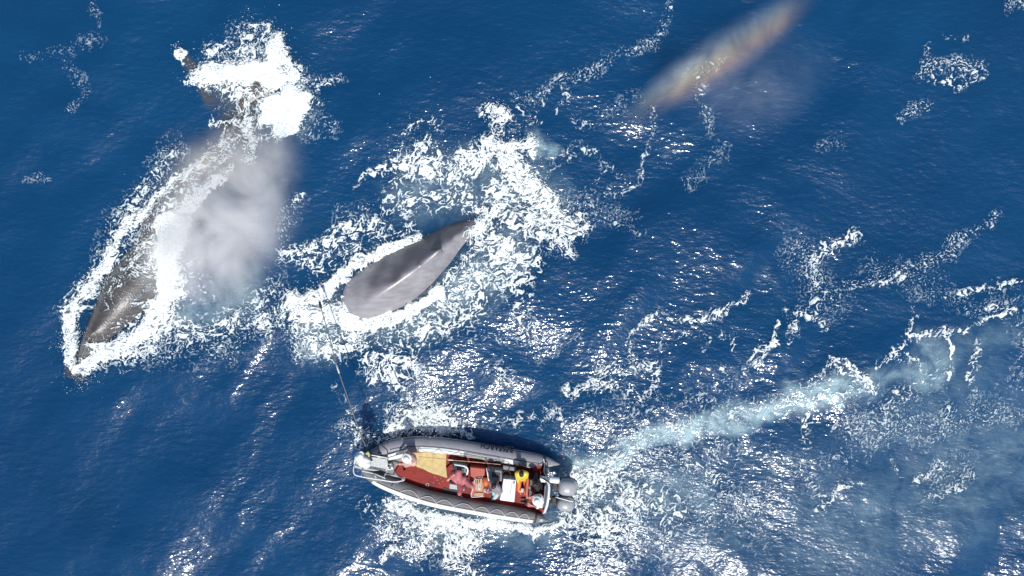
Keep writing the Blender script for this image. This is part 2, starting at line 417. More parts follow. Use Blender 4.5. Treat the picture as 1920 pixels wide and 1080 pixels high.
A = foam_group(1, "thick white foam splash over the tail flukes of the long whale")
A.churn([(378,142),(440,142)], 24, .92); A.churn([(440,142),(500,128)], [30], 1.15); A.churn([(495,130),(522,92)], 26, 1.1)
A.churn([(535,105),(545,145)], 20, .95); A.churn([(470,150),(520,145)], 22, 1.15)
A.churn([(400,150),(430,150)], 22, 1.1); A.churn([(420,178),(445,172)], 8, .8)
A.churn([(515,205),(555,205)], 30, 1.2, .5); A.churn([(538,190),(540,225)], 30, 1.1, .5)
A.churn([(452,56),(475,48),(500,50),(503,66),(480,72),(455,74),(452,58)], 5, .62); A.speck([(445,60),(500,50)], 16, .35)
A.churn([(395,160),(440,170),(480,170)], 24, .48); A.lace([(430,195),(470,190)], 20, .36); A.lace([(500,170),(560,150)], 26, .5); A.churn([(515,205),(560,205)], 42, .5); A.lace([(420,110),(500,75)], 24, .42)
A.churn([(332,98),(345,102)], 9, .85, .6); A.churn([(345,105),(352,115)], 4, .7)
A.churn([(465,165),(462,215),(470,250),(470,298)], [12,14,22], .62); A.churn([(440,170),(450,230)], 14, .42)
A.churn([(470,230),(478,270)], 20, .8)
A.churn([(436,222),(420,255),(405,290)], 5, .75); A.churn([(440,216),(470,235)], 9, .85)
A.lace([(405,210),(400,225),(430,228)], 6, .5); A.churn([(500,150),(530,170)], 20, .45); A.lace([(490,180),(520,180)], 26, .25)
A.lace([(385,100),(440,85),(470,90)], 16, .35); A.speck([(400,100),(470,100)], 22, .4); A.lace([(590,175),(620,155)], 9, .5); A.speck([(560,170),(640,150)], 14, .4)
A.speck([(560,240),(630,245)], 22, .35); A.churn([(485,250),(530,255)], 14, .35); A.churn([(350,150),(380,165)], 8, .45)

B = foam_group(2, "long white foam collar along the flanks of the whale being washed over")
B.churn([(385,296),(345,330),(296,368),(252,418)], [9,13,15], .8); B.churn([(262,404),(206,478),(172,532)], [18,17], .84)
B.churn([(172,532),(150,580),(134,610),(128,645)], [15,19,18], .84); B.churn([(128,640),(132,668),(150,692)], 15, .92)
B.churn([(166,694),(195,674),(235,648)], [16,18], .98); B.churn([(185,664),(225,640),(262,618)], [13,18], .9)
B.churn([(255,626),(292,592),(312,540)], [24,24], .98); B.churn([(312,545),(322,490),(328,430)], [22,24], 1.25, .6); B.churn([(324,450),(330,410)], 24, 1.25, .5)
B.churn([(330,410),(355,385),(388,360),(405,345)], [18,16,13], .85); B.churn([(280,500),(304,480)], 15, .6); B.churn([(262,462),(300,452)], 4, .7)
B.churn([(260,475),(300,470)], 13, .42); B.lace([(232,560),(275,520)], 22, .26); B.lace([(225,610),(265,575)], 14, .46); B.churn([(150,690),(160,678)], 10, .6)
B.lace([(285,480),(300,520)], 22, .40); B.churn([(350,330),(375,300),(420,295)], 6, .45); B.churn([(365,330),(400,300)], 12, .34); B.churn([(420,290),(450,250)], 14, .40); B.lace([(320,400),(350,350)], 20, .25)
B.churn([(400,345),(430,320)], 8, .4); B.churn([(320,395),(312,410)], 4, .8)
B.lace([(215,560),(255,500),(300,430),(350,350),(410,290)], [30,46,44,36], .40, 1.3); B.churn([(262,500),(300,440)], 30, .34); B.churn([(330,390),(390,310),(440,250)], 24, .26); B.lace([(262,400),(200,490),(150,570)], 34, .5); B.lace([(240,650),(310,590),(345,500)], 46, .46)
B.lace([(345,280),(300,310),(255,360),(235,400)], [12,18,22], .42); B.speck([(330,280),(240,390),(190,470)], 34, .33)
B.churn([(200,480),(160,560)], 16, .4); B.speck([(190,450),(150,560)], 20, .3)
B.churn([(330,540),(310,600),(260,650)], 34, .52); B.lace([(290,620),(360,630),(430,600)], [34,34], .46); B.lace([(420,620),(500,560)], 40, .28)
B.speck([(280,640),(420,640),(520,560)], 50, .38); B.lace([(340,560),(380,540)], 30, .25); B.speck([(540,500),(520,420),(570,370)], 20, .3)
B.churn([(195,690),(270,655)], 10, .45); B.speck([(130,600),(125,660)], 12, .5)
B.lace([(545,380),(575,360)], 8, .5)

C = foam_group(3, "lacy white foam churned up around the dark arched whale back")
C.churn([(545,560),(600,548),(650,515),(690,485)], [18,18,16], 1.0); C.churn([(690,488),(735,466),(782,444)], [16,12], .95); C.churn([(885,428),(915,408),(940,392)], 14, .75); C.lace([(870,400),(905,390)], 18, .55); C.churn([(886,446),(905,425),(925,408)], 15, .72); C.lace([(868,440),(890,430)], 16, .5); C.lace([(640,560),(655,600)], 9, .5)
C.churn([(560,575),(610,590),(650,592)], [30,26], .98); C.churn([(645,598),(700,601),(760,586),(830,546)], [22,18,14], 1.1, .6)
C.churn([(830,545),(870,500),(905,450)], [10,10], .6); C.churn([(570,610),(620,640),(650,650)], 34, .52); C.lace([(600,650),(640,660)], 34, .5)
C.churn([(760,450),(790,445)], 8, .7); C.churn([(535,555),(525,600)], 15, .55); C.churn([(490,590),(505,615)], 14, .6); C.speck([(540,600),(560,660)], 22, .45)
C.lace([(535,480),(580,475),(640,440),(700,420)], [22,30,30], .54); C.lace([(600,490),(660,470)], 26, .5); C.lace([(690,440),(770,430)], 26, .46)
C.churn([(560,465),(640,430)], 12, .4)
C.lace([(665,350),(720,320),(760,285),(800,275)], [8,18,20], .5); C.lace([(740,320),(800,300),(860,330),(910,290)], [32,34,30], .58)
C.lace([(740,380),(800,370),(870,365)], [34,34], .5); C.churn([(760,300),(850,295)], 14, .45); C.lace([(760,245),(800,225),(830,245)], 13, .38)
C.churn([(865,300),(925,290)], 28, .55); C.churn([(925,275),(985,265)], 22, .98); C.churn([(985,260),(1000,285)], 14, .95)
C.churn([(945,290),(965,320),(1000,360)], [32,34], .88); C.churn([(1000,360),(1035,400),(1070,420)], [34,32], .82); C.churn([(950,330),(1000,410)], 30, .55)
C.churn([(915,205),(930,195),(945,215),(935,240)], 11, .55); C.lace([(910,205),(945,225)], 22, .5); C.churn([(925,240),(935,265)], 10, .5)
C.lace([(930,360),(960,420),(1040,445)], [34,40], .66); C.churn([(1040,440),(1060,460)], 20, .45)
C.lace([(920,440),(975,490),(950,530)], [40,40], .68); C.churn([(900,510),(950,490)], 28, .42); C.lace([(900,520),(870,580),(800,620)], [40,40], .62)
C.churn([(830,560),(780,610)], 28, .5); C.lace([(760,630),(700,650),(640,640)], 36, .5); C.lace([(700,690),(770,680)], 32, .58); C.churn([(710,690),(770,690)], 22, .45)
C.lace([(730,720),(790,710)], 20, .36); C.lace([(960,540),(990,620)], 24, .4); C.lace([(1000,620),(900,640)], 20, .2)
C.speck([(700,400),(640,400)], 20, .3); C.churn([(890,420),(920,400),(935,380)], 10, .35)

D = foam_group(4, "loose drifting lines and flecks of foam on the open sea")
D.speck([(970,190),(1050,155),(1150,118),(1240,70),(1255,0)], [14,14,12,10], .40); D.lace([(1010,185),(1035,165),(1070,140),(1150,110)], [8,9,9], .45)
D.lace([(970,200),(990,220),(1010,190),(1020,160)], 7, .55); D.lace([(1000,225),(1050,205),(1070,190),(1065,165)], 6, .42); D.lace([(1080,150),(1100,140)], 12, .4)
D.lace([(1030,320),(1060,285),(1090,268),(1120,285)], [9,12,9], .55); D.lace([(1120,285),(1130,320),(1115,350)], 6, .5); D.lace([(1140,310),(1170,330),(1175,350)], 8, .5)
D.lace([(1140,360),(1190,345)], 10, .45); D.lace([(1100,400),(1160,420),(1200,440)], 14, .45); D.speck([(1080,380),(1180,400)], 26, .35)
D.speck([(1225,200),(1230,240),(1205,310),(1200,340)], 6, .5); D.speck([(1310,120),(1315,200),(1330,250)], 10, .5); D.speck([(1290,140),(1350,100)], 16, .4)
D.lace([(1070,230),(1110,235)], 10, .4); D.speck([(1350,280),(1290,340)], 18, .35); D.speck([(1130,220),(1180,190)], 20, .25)
D.lace([(1750,150),(1790,160),(1830,125)], [12,15], .62); D.speck([(1740,130),(1830,120)], 22, .55); D.lace([(1800,160),(1845,135)], 8, .6); D.speck([(1735,90),(1745,130)], 8, .5)
D.speck([(1700,215),(1730,195)], 18, .55); D.speck([(1890,20),(1920,10)], 16, .5); D.lace([(1770,60),(1830,68)], 6, .3); D.speck([(1540,270),(1580,270)], 16, .3)
D.speck([(40,110),(110,100),(190,70)], [10,14], .27); D.speck([(130,90),(140,140),(170,150)], 16, .29); D.speck([(130,210),(180,160)], 10, .36); D.speck([(170,10),(185,40)], 10, .38)
D.speck([(40,345),(80,335)], 10, .3)
E = foam_group(5, "broad lacy foam trails streaked across the sea behind the boat")
E.lace([(1525,490),(1560,460),(1612,443)], [18,18], .7); E.lace([(1535,500),(1540,540),(1520,580)], [18,18], .52); E.speck([(1500,480),(1560,560)], 44, .36)
E.lace([(1500,580),(1545,600),(1548,610)], 12, .6); E.lace([(1480,570),(1490,620)], 8, .5)
E.lace([(1460,600),(1450,640),(1430,670)], [5,8], .88, .6); E.lace([(1485,590),(1475,640)], 4, .8); E.lace([(1425,660),(1400,690)], 10, .5)
E.speck([(1600,530),(1680,515),(1740,490),(1790,455),(1870,405)], [16,18,16,10], .45); E.lace([(1630,535),(1700,520)], 10, .5); E.speck([(1640,500),(1760,540)], 34, .3); E.lace([(1700,560),(1710,590),(1690,640),(1670,665)], 6, .5)
E.lace([(1790,550),(1840,530),(1920,540)], [8,8], .72); E.speck([(1780,560),(1880,580)], 24, .35)
E.lace([(1280,592),(1340,588)], 12, .66); E.churn([(1340,590),(1390,570),(1402,550)], [8,9], .6); E.lace([(1180,620),(1215,600),(1280,592)], [8,10], .58)
E.lace([(1185,640),(1205,690)], [12], .6); E.lace([(1200,690),(1230,680),(1215,740)], 14, .62); E.lace([(1125,690),(1180,695)], [18], .62); E.lace([(1060,735),(1130,720),(1190,750)], [18,18], .68)
E.churn([(1055,735),(1110,715)], 12, .55); E.lace([(1030,770),(1060,790)], 20, .52); E.lace([(1300,600),(1320,640),(1310,660)], 6, .6); E.lace([(1345,620),(1380,635),(1370,650)], 8, .5)
E.lace([(1345,690),(1370,680),(1360,700)], 9, .5); E.lace([(1240,640),(1290,630)], 16, .35); E.lace([(1390,700),(1350,740),(1250,760)], 26, .27)
E.lace([(1640,680),(1690,640),(1745,620),(1780,630)], [6,9,9], .76); E.lace([(1740,620),(1810,618),(1850,600),(1905,580)], [5,7,7], .76); E.lace([(1770,630),(1782,660),(1775,720)], [7,5], .85, .6)
E.lace([(1690,660),(1720,665),(1725,720)], 5, .7); E.lace([(1850,570),(1905,585)], 5, .8); E.lace([(1650,670),(1720,670)], 12, .45); E.lace([(1840,640),(1820,700),(1830,740)], 9, .5)
E.lace([(1550,680),(1590,690),(1630,730)], [7,11], .9, .6); E.lace([(1510,715),(1550,690),(1600,720)], 9, .62); E.lace([(1500,740),(1560,750),(1640,720)], 12, .5)
E.lace([(1530,700),(1515,750),(1515,795)], 5, .7); E.lace([(1590,720),(1570,770),(1560,800)], 4, .6); E.lace([(1640,770),(1700,730)], 8, .42); E.lace([(1680,720),(1690,770),(1715,720)], 5, .6)
E.lace([(1380,770),(1450,760),(1500,730)], 22, .4); E.churn([(1100,880),(1240,800),(1400,775),(1480,750)], [20,24,26], .30); E.lace([(1200,830),(1300,800),(1400,800)], 40, .24)
E.lace([(1510,830),(1520,790)], 10, .5); E.speck([(1600,810),(1740,800),(1880,770)], 40, .4); E.lace([(1560,860),(1660,830)], 30, .22); E.lace([(1590,800),(1690,750),(1760,700)], 30, .3); E.lace([(1770,770),(1780,790)], 12, .5)
E.lace([(1200,1000),(1350,960),(1450,930)], 50, .3); E.lace([(1320,900),(1420,1000)], 40, .3); E.lace([(1080,1050),(1250,1040)], 36, .36)
E.lace([(1530,960),(1570,920),(1610,905)], [11,11], .6); E.lace([(1500,880),(1540,920)], 22, .35); E.lace([(1710,925),(1730,885),(1770,870)], [6,9], .65); E.speck([(1760,890),(1810,880)], 30, .4)
E.lace([(1740,930),(1830,890)], 14, .4); E.lace([(1680,880),(1690,900)], 6, .6); E.speck([(1450,860),(1540,870)], 24, .3); E.lace([(1860,550),(1920,600),(1920,700)], 34, .2)
E.lace([(930,690),(950,720)], 24, .55); E.churn([(910,700),(950,695)], 16, .4); E.lace([(940,790),(985,790)], 18, .52); E.lace([(900,740),(860,750)], 10, .3); E.churn([(1000,810),(1040,770)], 12, .35)
E.lace([(1090,800),(1200,780)], 40, .26); E.speck([(1060,830),(1180,780)], 40, .3); E.lace([(1080,640),(1000,660)], 22, .16); E.lace([(1250,850),(1380,840)], 50, .24)
G = foam_group(6, "boiling white wash pushed out along the hull and behind the engines of the boat")
G.churn([(735,806),(785,792),(818,772)], [18,24], .85); G.churn([(790,790),(840,798),(880,812)], [24,12], .85); G.churn([(720,820),(760,808)], 10, .6); G.churn([(765,786),(800,772),(825,770)], 16, 1.0); G.lace([(725,765),(790,745),(840,760)], 16, .4); G.churn([(730,770),(760,790)], 18, .4); G.churn([(815,750),(830,780)], 9, .5); G.lace([(700,830),(760,815)], 9, .5)
G.churn([(740,945),(790,968),(860,985)], [18,22], 1.0); G.churn([(860,985),(960,990),(1035,985)], [18,13], .98); G.churn([(730,990),(770,1000),(800,1030)], [30,34], .58); G.churn([(810,990),(870,1000)], 26, .9); G.churn([(850,1040),(880,1020)], 26, .85)
G.churn([(740,1030),(720,1045)], 12, .8); G.lace([(700,960),(730,1020)], 26, .36); G.churn([(900,1060),(870,1050)], 14, .5); G.churn([(1000,1000),(1060,975)], 16, .7)
G.churn([(1075,905),(1110,900),(1140,905)], [34,30], .85); G.churn([(1085,935),(1150,930),(1190,945)], [30,28], .6); G.churn([(1060,975),(1130,975)], 24, .75); G.lace([(1130,890),(1230,890)], 30, .42); G.churn([(1082,890),(1130,872),(1170,855)], [18,16], .72)
G.lace([(1180,930),(1270,960)], 40, .42); G.lace([(1120,1000),(1200,1000)], 36, .5); G.churn([(1075,1010),(1150,1005)], 18, .55); G.lace([(1300,870),(1340,890)], 22, .4)
G.churn([(672,812),(686,835)], 8, .6); G.speck([(650,800),(700,820)], 24, .5); G.lace([(668,790),(700,815)], 14, .5); G.lace([(660,770),(630,720)], 10, .2)

M = (lace > .02) | (churn > .02) | (speck > .02)
xs, ys = FX[M], FY[M]
big = perlin(xs*.35, ys*.35, 61); mid = perlin(xs*1.1, ys*1.1, 62)
# lace: a net of stretched, torn cells
u, v = wx(xs, ys, .75), wy(xs, ys, .75)
ca, sa = math.cos(math.radians(40)), math.sin(math.radians(40))
ks = np.where((oid[M] == 4) | (oid[M] == 5), 1.9, 1.45).astype(np.float32)
p, q = (u*ca+v*sa)*.72*ks, (-u*sa+v*ca)*ks
def curl(a, b, k, s): return a+k*perlin(a*3.1+9, b*3.1, s), b+k*perlin(a*3.1, b*3.1+5, s+1)
u2, v2 = curl(p, q, .22, 90); u3, v3 = curl(u, v, .12, 92)
a1, a2 = worley(u2*2.3, v2*2.3, 1); b1, b2 = worley(u2*5.5+7, v2*5.5, 2)
g1 = np.abs(perlin(u2*2.6+3, v2*2.6, 67)); g2 = np.abs(perlin(u2*6.3, v2*6.3, 68))
fine = perlin(xs*11, ys*11, 63)+.7*perlin(xs*23, ys*23, 64)
nl = equal(.34*np.minimum(a2-a1, .6)+.34*np.minimum(b2-b1, .6)+.42*g1+.40*g2+.10*fine)
# churn: crinkled boiling froth
r1 = np.abs(perlin(u3*4.0, v3*4.0, 71)); r2 = np.abs(perlin(u3*9.5, v3*9.5, 72)); r3 = np.abs(perlin(u3*20, v3*20, 73))
nc = equal(.36*r1+.44*r2+.44*r3+.12*mid)
# specks: scattered small flecks
ns = equal(-.7*perlin(u*11, v*11, 81)-.8*perlin(u*21, v*21, 82)+.30*mid)
mod = 1+.22*mid+.14*big+.16*perlin(xs*2.7+4, ys*2.7, 95)
tl = .95*np.minimum(lace[M], .75)*mod-nl; tc_ = churn[M]*(1+.14*mid)-nc; od = oid[M]; tl = np.where(od == 5, .82*lace[M]*mod-nl, np.where(od == 4, .54*lace[M]*mod-nl, tl)); ts = (np.where(od == 4, .78, .9)*speck[M]*mod-.12)-ns
t = np.maximum(np.maximum(tl, tc_), ts)
solid = np.clip(churn[M]-.45, 0, 1)
T = np.full(FX.shape, -1, np.float32); T[M] = t
SO = np.zeros(FX.shape, np.float32); SO[M] = solid
FI = np.zeros(FX.shape, np.float32); FI[M] = .6*r2+.6*r3+.5*np.abs(fine)*.5
on = T > -.20
WH = top_field(wh1, fx[0], fy[0], .016, FX.shape); W2 = top_field(wh2, fx[0], fy[0], .016, FX.shape)
WH = np.where(FX > (866-960)*.02, np.maximum(WH, W2), WH)   # the tail stock is awash, the arched back is not
q4 = on[:-1, :-1] & on[1:, :-1] & on[:-1, 1:] & on[1:, 1:]
FID = np.arange(FX.size).reshape(FX.shape)

def foam_material():
    m = bpy.data.materials.new("sea foam"); m.use_nodes = True
    nt = m.node_tree; N = nt.nodes.new; L = nt.links.new; b = nt.nodes["Principled BSDF"]
    at = N("ShaderNodeAttribute"); at.attribute_name = "thickness"
    cr = N("ShaderNodeValToRGB"); rp = N("ShaderNodeMapRange"); rp.inputs["From Min"].default_value = -.20; rp.inputs["From Max"].default_value = .50
    L(at.outputs["Fac"], rp.inputs["Value"]); L(rp.outputs[0], cr.inputs[0])
    E_ = cr.color_ramp.elements; E_[0].position = 0; E_[0].color = (.26, .38, .45, 1); E_[1].position = 1; E_[1].color = (.86, .91, .91, 1)
    e = E_.new(.28); e.color = (.42, .52, .58, 1); e = E_.new(.55); e.color = (.70, .76, .78, 1)
    L(cr.outputs[0], b.inputs["Base Color"])
    al = N("ShaderNodeMapRange"); al.inputs["From Min"].default_value = -.20; al.inputs["From Max"].default_value = .24; al.inputs["To Max"].default_value = .96; al.interpolation_type = 'SMOOTHSTEP'
    L(at.outputs["Fac"], al.inputs["Value"]); L(al.outputs[0], b.inputs["Alpha"])
    b.inputs["Roughness"].default_value = .55; b.inputs["Specular IOR Level"].default_value = .3
    return m
foam_m = foam_material()
for i, label in FOAM.items():
    qq = q4 & (oid[:-1, :-1] == i)
    jj, ii = np.nonzero(qq)
    quad = np.stack([FID[jj, ii], FID[jj, ii+1], FID[jj+1, ii+1], FID[jj+1, ii]], -1)
    used, inv = np.unique(quad, return_inverse=True)
    x, y, th = FX.ravel()[used], FY.ravel()[used], T.ravel()[used]
    so, fi = SO.ravel()[used], FI.ravel()[used]
    hz = np.clip(th/.3, 0, 1)
    if i in (4, 5): th = np.where(th > 0, th*.75, th)
    z = np.maximum(sea(x, y), WH.ravel()[used]+.012)+.014+.035*np.sqrt(hz)+so*hz*(.09*fi+.10)+.035*hz*fi
    o = mesh_np("sea_foam", np.stack([x, y, z], -1), inv.reshape(-1, 4), foam_m, dict(thickness=th))
    tag(o, label, None, None, "stuff")
    print("foam", i, len(quad))
del FX, FY, XW, YW, lace, churn, speck, T, SO, FI
XW = YW = None
# ------------------------------------------------------------------ blow mist hanging in the air
def mist(name, label, dens, col_nodes, loc, rot, size, nscale=.5, fall=1.0, floor_=.42):
    bm = bmesh.new(); bmesh.ops.create_icosphere(bm, subdivisions=4, radius=1)
    for vv in bm.verts:
        d = 1+.10*math.sin(3*vv.co.x+1)+.08*math.sin(4*vv.co.y+2)
        vv.co *= d
    me = bpy.data.meshes.new(name); bm.to_mesh(me); bm.free()
    o = bpy.data.objects.new(name, me); COL.objects.link(o)
    o.location = loc; o.rotation_euler = rot; o.scale = size
    m = bpy.data.materials.new(name); m.use_nodes = True
    nt = m.node_tree; N = nt.nodes.new; L = nt.links.new
    nt.nodes.remove(nt.nodes["Principled BSDF"]); out = nt.nodes["Material Output"]
    v = N("ShaderNodeVolumePrincipled"); v.inputs["Anisotropy"].default_value = -.3
    tc = N("ShaderNodeTexCoord"); g = N("ShaderNodeVectorMath"); g.operation = 'LENGTH'; L(tc.outputs["Object"], g.inputs[0])
    f = N("ShaderNodeMapRange"); f.inputs["From Min"].default_value = 1.0; f.inputs["From Max"].default_value = 1-fall; f.interpolation_type = 'SMOOTHERSTEP'
    L(g.outputs["Value"], f.inputs["Value"])
    n = N("ShaderNodeTexNoise"); n.inputs["Scale"].default_value = nscale; n.inputs["Detail"].default_value = 5; n.inputs["Roughness"].default_value = .68; n.inputs["Distortion"].default_value = .6
    mp = N("ShaderNodeMapping"); mp.inputs["Scale"].default_value = size; L(tc.outputs["Object"], mp.inputs["Vector"]); L(mp.outputs[0], n.inputs["Vector"])
    r = N("ShaderNodeMapRange"); r.inputs["From Min"].default_value = floor_; r.inputs["From Max"].default_value = .68; L(n.outputs["Fac"], r.inputs["Value"])
    q = N("ShaderNodeMath"); q.operation = 'MULTIPLY'; L(f.outputs[0], q.inputs[0]); L(r.outputs[0], q.inputs[1])
    q2 = N("ShaderNodeMath"); q2.operation = 'MULTIPLY'; q2.inputs[1].default_value = dens; L(q.outputs[0], q2.inputs[0])
    L(q2.outputs[0], v.inputs["Density"])
    if isinstance(col_nodes, tuple): v.inputs["Color"].default_value = (*col_nodes, 1)
    else:
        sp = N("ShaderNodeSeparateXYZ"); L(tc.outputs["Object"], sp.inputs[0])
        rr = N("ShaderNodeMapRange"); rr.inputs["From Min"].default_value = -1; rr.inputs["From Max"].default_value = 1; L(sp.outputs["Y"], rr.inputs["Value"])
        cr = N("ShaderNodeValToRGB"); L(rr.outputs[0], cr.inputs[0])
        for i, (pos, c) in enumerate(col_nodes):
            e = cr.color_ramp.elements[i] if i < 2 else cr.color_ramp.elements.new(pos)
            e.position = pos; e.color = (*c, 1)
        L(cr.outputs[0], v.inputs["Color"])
    L(v.outputs[0], out.inputs["Volume"])
    me.materials.append(m)
    tag(o, label, None, None, "stuff")
    return o
def mist_at(px, py, z): return WP(px, py, z)
mist("blow_mist", "broad white grey veil of blow mist drifting beside the long whale", 1.7, (.975,.965,.955), WP(412,422,1.6), (0,0,math.radians(60)), (4.9,3.1,1.5), .42, .98, .37)
mist("blow_mist", "thin brownish mist drifting over the tail stock of the long whale", .9, (.93,.88,.80), WP(435,300,1.2), (0,0,math.radians(15)), (3.0,1.6,1.0), .6, .98, .38)
mist("blow_mist", "pale mist low over the middle of the long whale", 2.3, (.975,.965,.955), WP(330,430,1.1), (0,0,math.radians(58)), (2.6,.9,.7), .8, .95, .34)
bow = [(0.0,(.66,.62,.70)), (.22,(.80,.66,.64)), (.36,(.97,.66,.42)), (.54,(.98,.86,.56)), (.70,(.86,.94,.90)), (1.0,(.70,.80,.95))]  # rainbow light put into the mist colour, band by band across the plume
mist("rainbow_mist", "slanting plume of blow mist tinted in painted rainbow colours", .8, bow, WP(1345,112,2.2), (0,0,math.radians(34)), (5.0,1.1,1.0), .6, .98, .34)
mist("blow_mist", "faint bluish haze of spray below the rainbow plume", .17, (.88,.88,.92), WP(1420,160,1.8), (0,0,math.radians(25)), (3.6,2.3,1.0), .5, .98, .36)

# ------------------------------------------------------------------ boat
def Q(x, y, z): return WP(640+x/4, 760+y/4, z)          # the boat was measured on a fourfold enlargement
def link_bm(name, bm, m, parent=None, smooth=False):
    me = bpy.data.meshes.new(name); bm.normal_update()
    for f in bm.faces: f.smooth = smooth
    bm.to_mesh(me); bm.free(); me.materials.append(m)
    o = bpy.data.objects.new(name, me); COL.objects.link(o)
    if parent:
        o.parent = parent; o.matrix_parent_inverse = pinv(parent)
    return o
def pinv(p):
    m = Matrix.Identity(4); q = p
    while q is not None:
        m = m @ q.matrix_parent_inverse.inverted() if False else m
        q = q.parent
    return world_m(p).inverted()
def world_m(o):
    l = Matrix.LocRotScale(o.location, o.rotation_euler, o.scale)
    return l if o.parent is None else world_m(o.parent) @ o.matrix_parent_inverse @ l
def empty(name, loc, rz=0):
    o = bpy.data.objects.new(name, None); COL.objects.link(o); o.location = loc; o.rotation_euler = (0, 0, rz); o.empty_display_size = .2
    return o
def smooth_path(P, n=8):
    P = np.array([tuple(p) for p in P], float)
    if len(P) < 3: return [Vector(p) for p in P]
    t = np.linspace(0, len(P)-1, (len(P)-1)*n+1)
    return [Vector(p) for p in catmull(P, t)]
def frames(P):
    out = []
    up = Vector((0, 0, 1))
    for i, p in enumerate(P):
        t = (P[min(i+1, len(P)-1)]-P[max(i-1, 0)]).normalized()
        s = t.cross(up)
        s = s.normalized() if s.length > 1e-3 else Vector((1, 0, 0))
        out.append((p, t, s, s.cross(t)))
    return out
def sweep_bm(P, R, seg=14, a0=None, a1=None, thick=.006, bm=None):
    """tube along P with radii R; with a0, a1 a raised strip of that tube between two angles"""
    bm = bm or bmesh.new(); rings = []
    if not isinstance(R, (list, tuple)): R = [R]*len(P)
    full = a0 is None
    for (p, t, s, u), r in zip(frames(P), R):
        ring = []
        if full:
            for k in range(seg):
                a = 2*math.pi*k/seg; ring.append(bm.verts.new(p+s*(r*math.cos(a))+u*(r*math.sin(a))))
        else:
            for k in range(seg+1):
                a = a0+(a1-a0)*k/seg; ring.append(bm.verts.new(p+(s*math.cos(a)+u*math.sin(a))*(r+thick)))
            for k in range(seg, -1, -1):
                a = a0+(a1-a0)*k/seg; ring.append(bm.verts.new(p+(s*math.cos(a)+u*math.sin(a))*(r-thick)))
        rings.append(ring)
    n = len(rings[0])
    for A_, B_ in zip(rings, rings[1:]):
        for k in range(n): bm.faces.new((A_[k], A_[(k+1) % n], B_[(k+1) % n], B_[k]))
    bm.faces.new(rings[0][::-1]); bm.faces.new(rings[-1])
    bmesh.ops.recalc_face_normals(bm, faces=bm.faces)
    return bm
def bar(name, pts, r, m, parent=None, n=6, seg=10):
    return link_bm(name, sweep_bm(smooth_path(pts, n), r, seg), m, parent, True)
def prism_bm(pts, z0, bevel=.02, seg=2, bm=None, taper=1.0):
    """solid over an outline of (x, y, z) tops, down to height z0"""
    bm2 = bmesh.new()
    T_ = [bm2.verts.new(p) for p in pts]
    c = sum((Vector(p) for p in pts), Vector())/len(pts)
    B_ = [bm2.verts.new((c.x+(p[0]-c.x)*taper, c.y+(p[1]-c.y)*taper, z0)) for p in pts]
    n = len(pts)
    bm2.faces.new(T_); bm2.faces.new(B_[::-1])
    for i in range(n): bm2.faces.new((T_[i], B_[i], B_[(i+1) % n], T_[(i+1) % n]))
    bmesh.ops.recalc_face_normals(bm2, faces=bm2.faces)
    if bevel:
        bmesh.ops.bevel(bm2, geom=list(bm2.edges), offset=bevel, segments=seg, affect='EDGES', profile=.6, clamp_overlap=True)
    return bm2
def prism(name, xy, z1, z0, m, parent=None, bevel=.02, smooth=False, taper=1.0):
    return link_bm(name, prism_bm([Q(x, y, z1) for x, y in xy], z0, bevel, taper=taper), m, parent, smooth)

m_tube = mat("grey tube fabric", (.27, .265, .30), .55, .4, noise=.18, nscale=3, bump=.15, bscale=25)
m_tube2 = mat("darker grey tube fabric", (.19, .185, .195), .55, .4, noise=.2, nscale=3, bump=.15, bscale=25)
m_navy = mat("navy bow shadow", (.045, .05, .085), .6, noise=.2, nscale=5)
m_tubedark = mat("dark grey rub strip", (.05, .05, .055), .6)
m_white = mat("white gelcoat", (.78, .80, .80), .35, .5, noise=.10, nscale=5)
m_panel = mat("white tube fabric", (.78, .80, .80), .55, .4, noise=.12, nscale=4)
m_patch = mat("pale grey tube fabric", (.33, .35, .36), .55, .4, noise=.2, nscale=4)
m_red = mat("red deck paint", (.27, .020, .013), .55, .25, noise=.35, nscale=3.5, bump=.2, bscale=60)
m_redbox = mat("orange red moulded box", (.42, .055, .025), .42, .5, noise=.25, nscale=5)
m_yellow = mat("worn yellow deck paint", (.60, .46, .20), .6, .35, noise=.22, nscale=6, bump=.2, bscale=60)
m_steel = mat("brushed steel rail", (.62, .63, .64), .28, .5, metal=.9)
m_rail = mat("white painted rail", (.72, .74, .74), .4)
m_rope = mat("pale grab rope", (.60, .58, .54), .8, noise=.2, nscale=60)
m_black = mat("black rubber", (.018, .018, .02), .6, noise=.3, nscale=12)
m_dgrey = mat("dark grey vinyl", (.055, .055, .062), .5, noise=.25, nscale=9)
m_mgrey = mat("mid grey plastic", (.19, .19, .20), .5, noise=.2, nscale=9)
m_lgrey = mat("light grey plastic", (.44, .45, .46), .45, noise=.15, nscale=9)
m_motor = mat("silver grey engine cowl", (.36, .37, .39), .30, .6, noise=.08, nscale=4, coat=.6)
m_tan = mat("tan plywood", (.52, .33, .19), .6, noise=.3, nscale=8)
m_orange = mat("orange nylon", (.62, .13, .03), .6, noise=.25, nscale=14)
m_plate = mat("chequer plate", (.55, .57, .57), .38, .5, metal=.3)
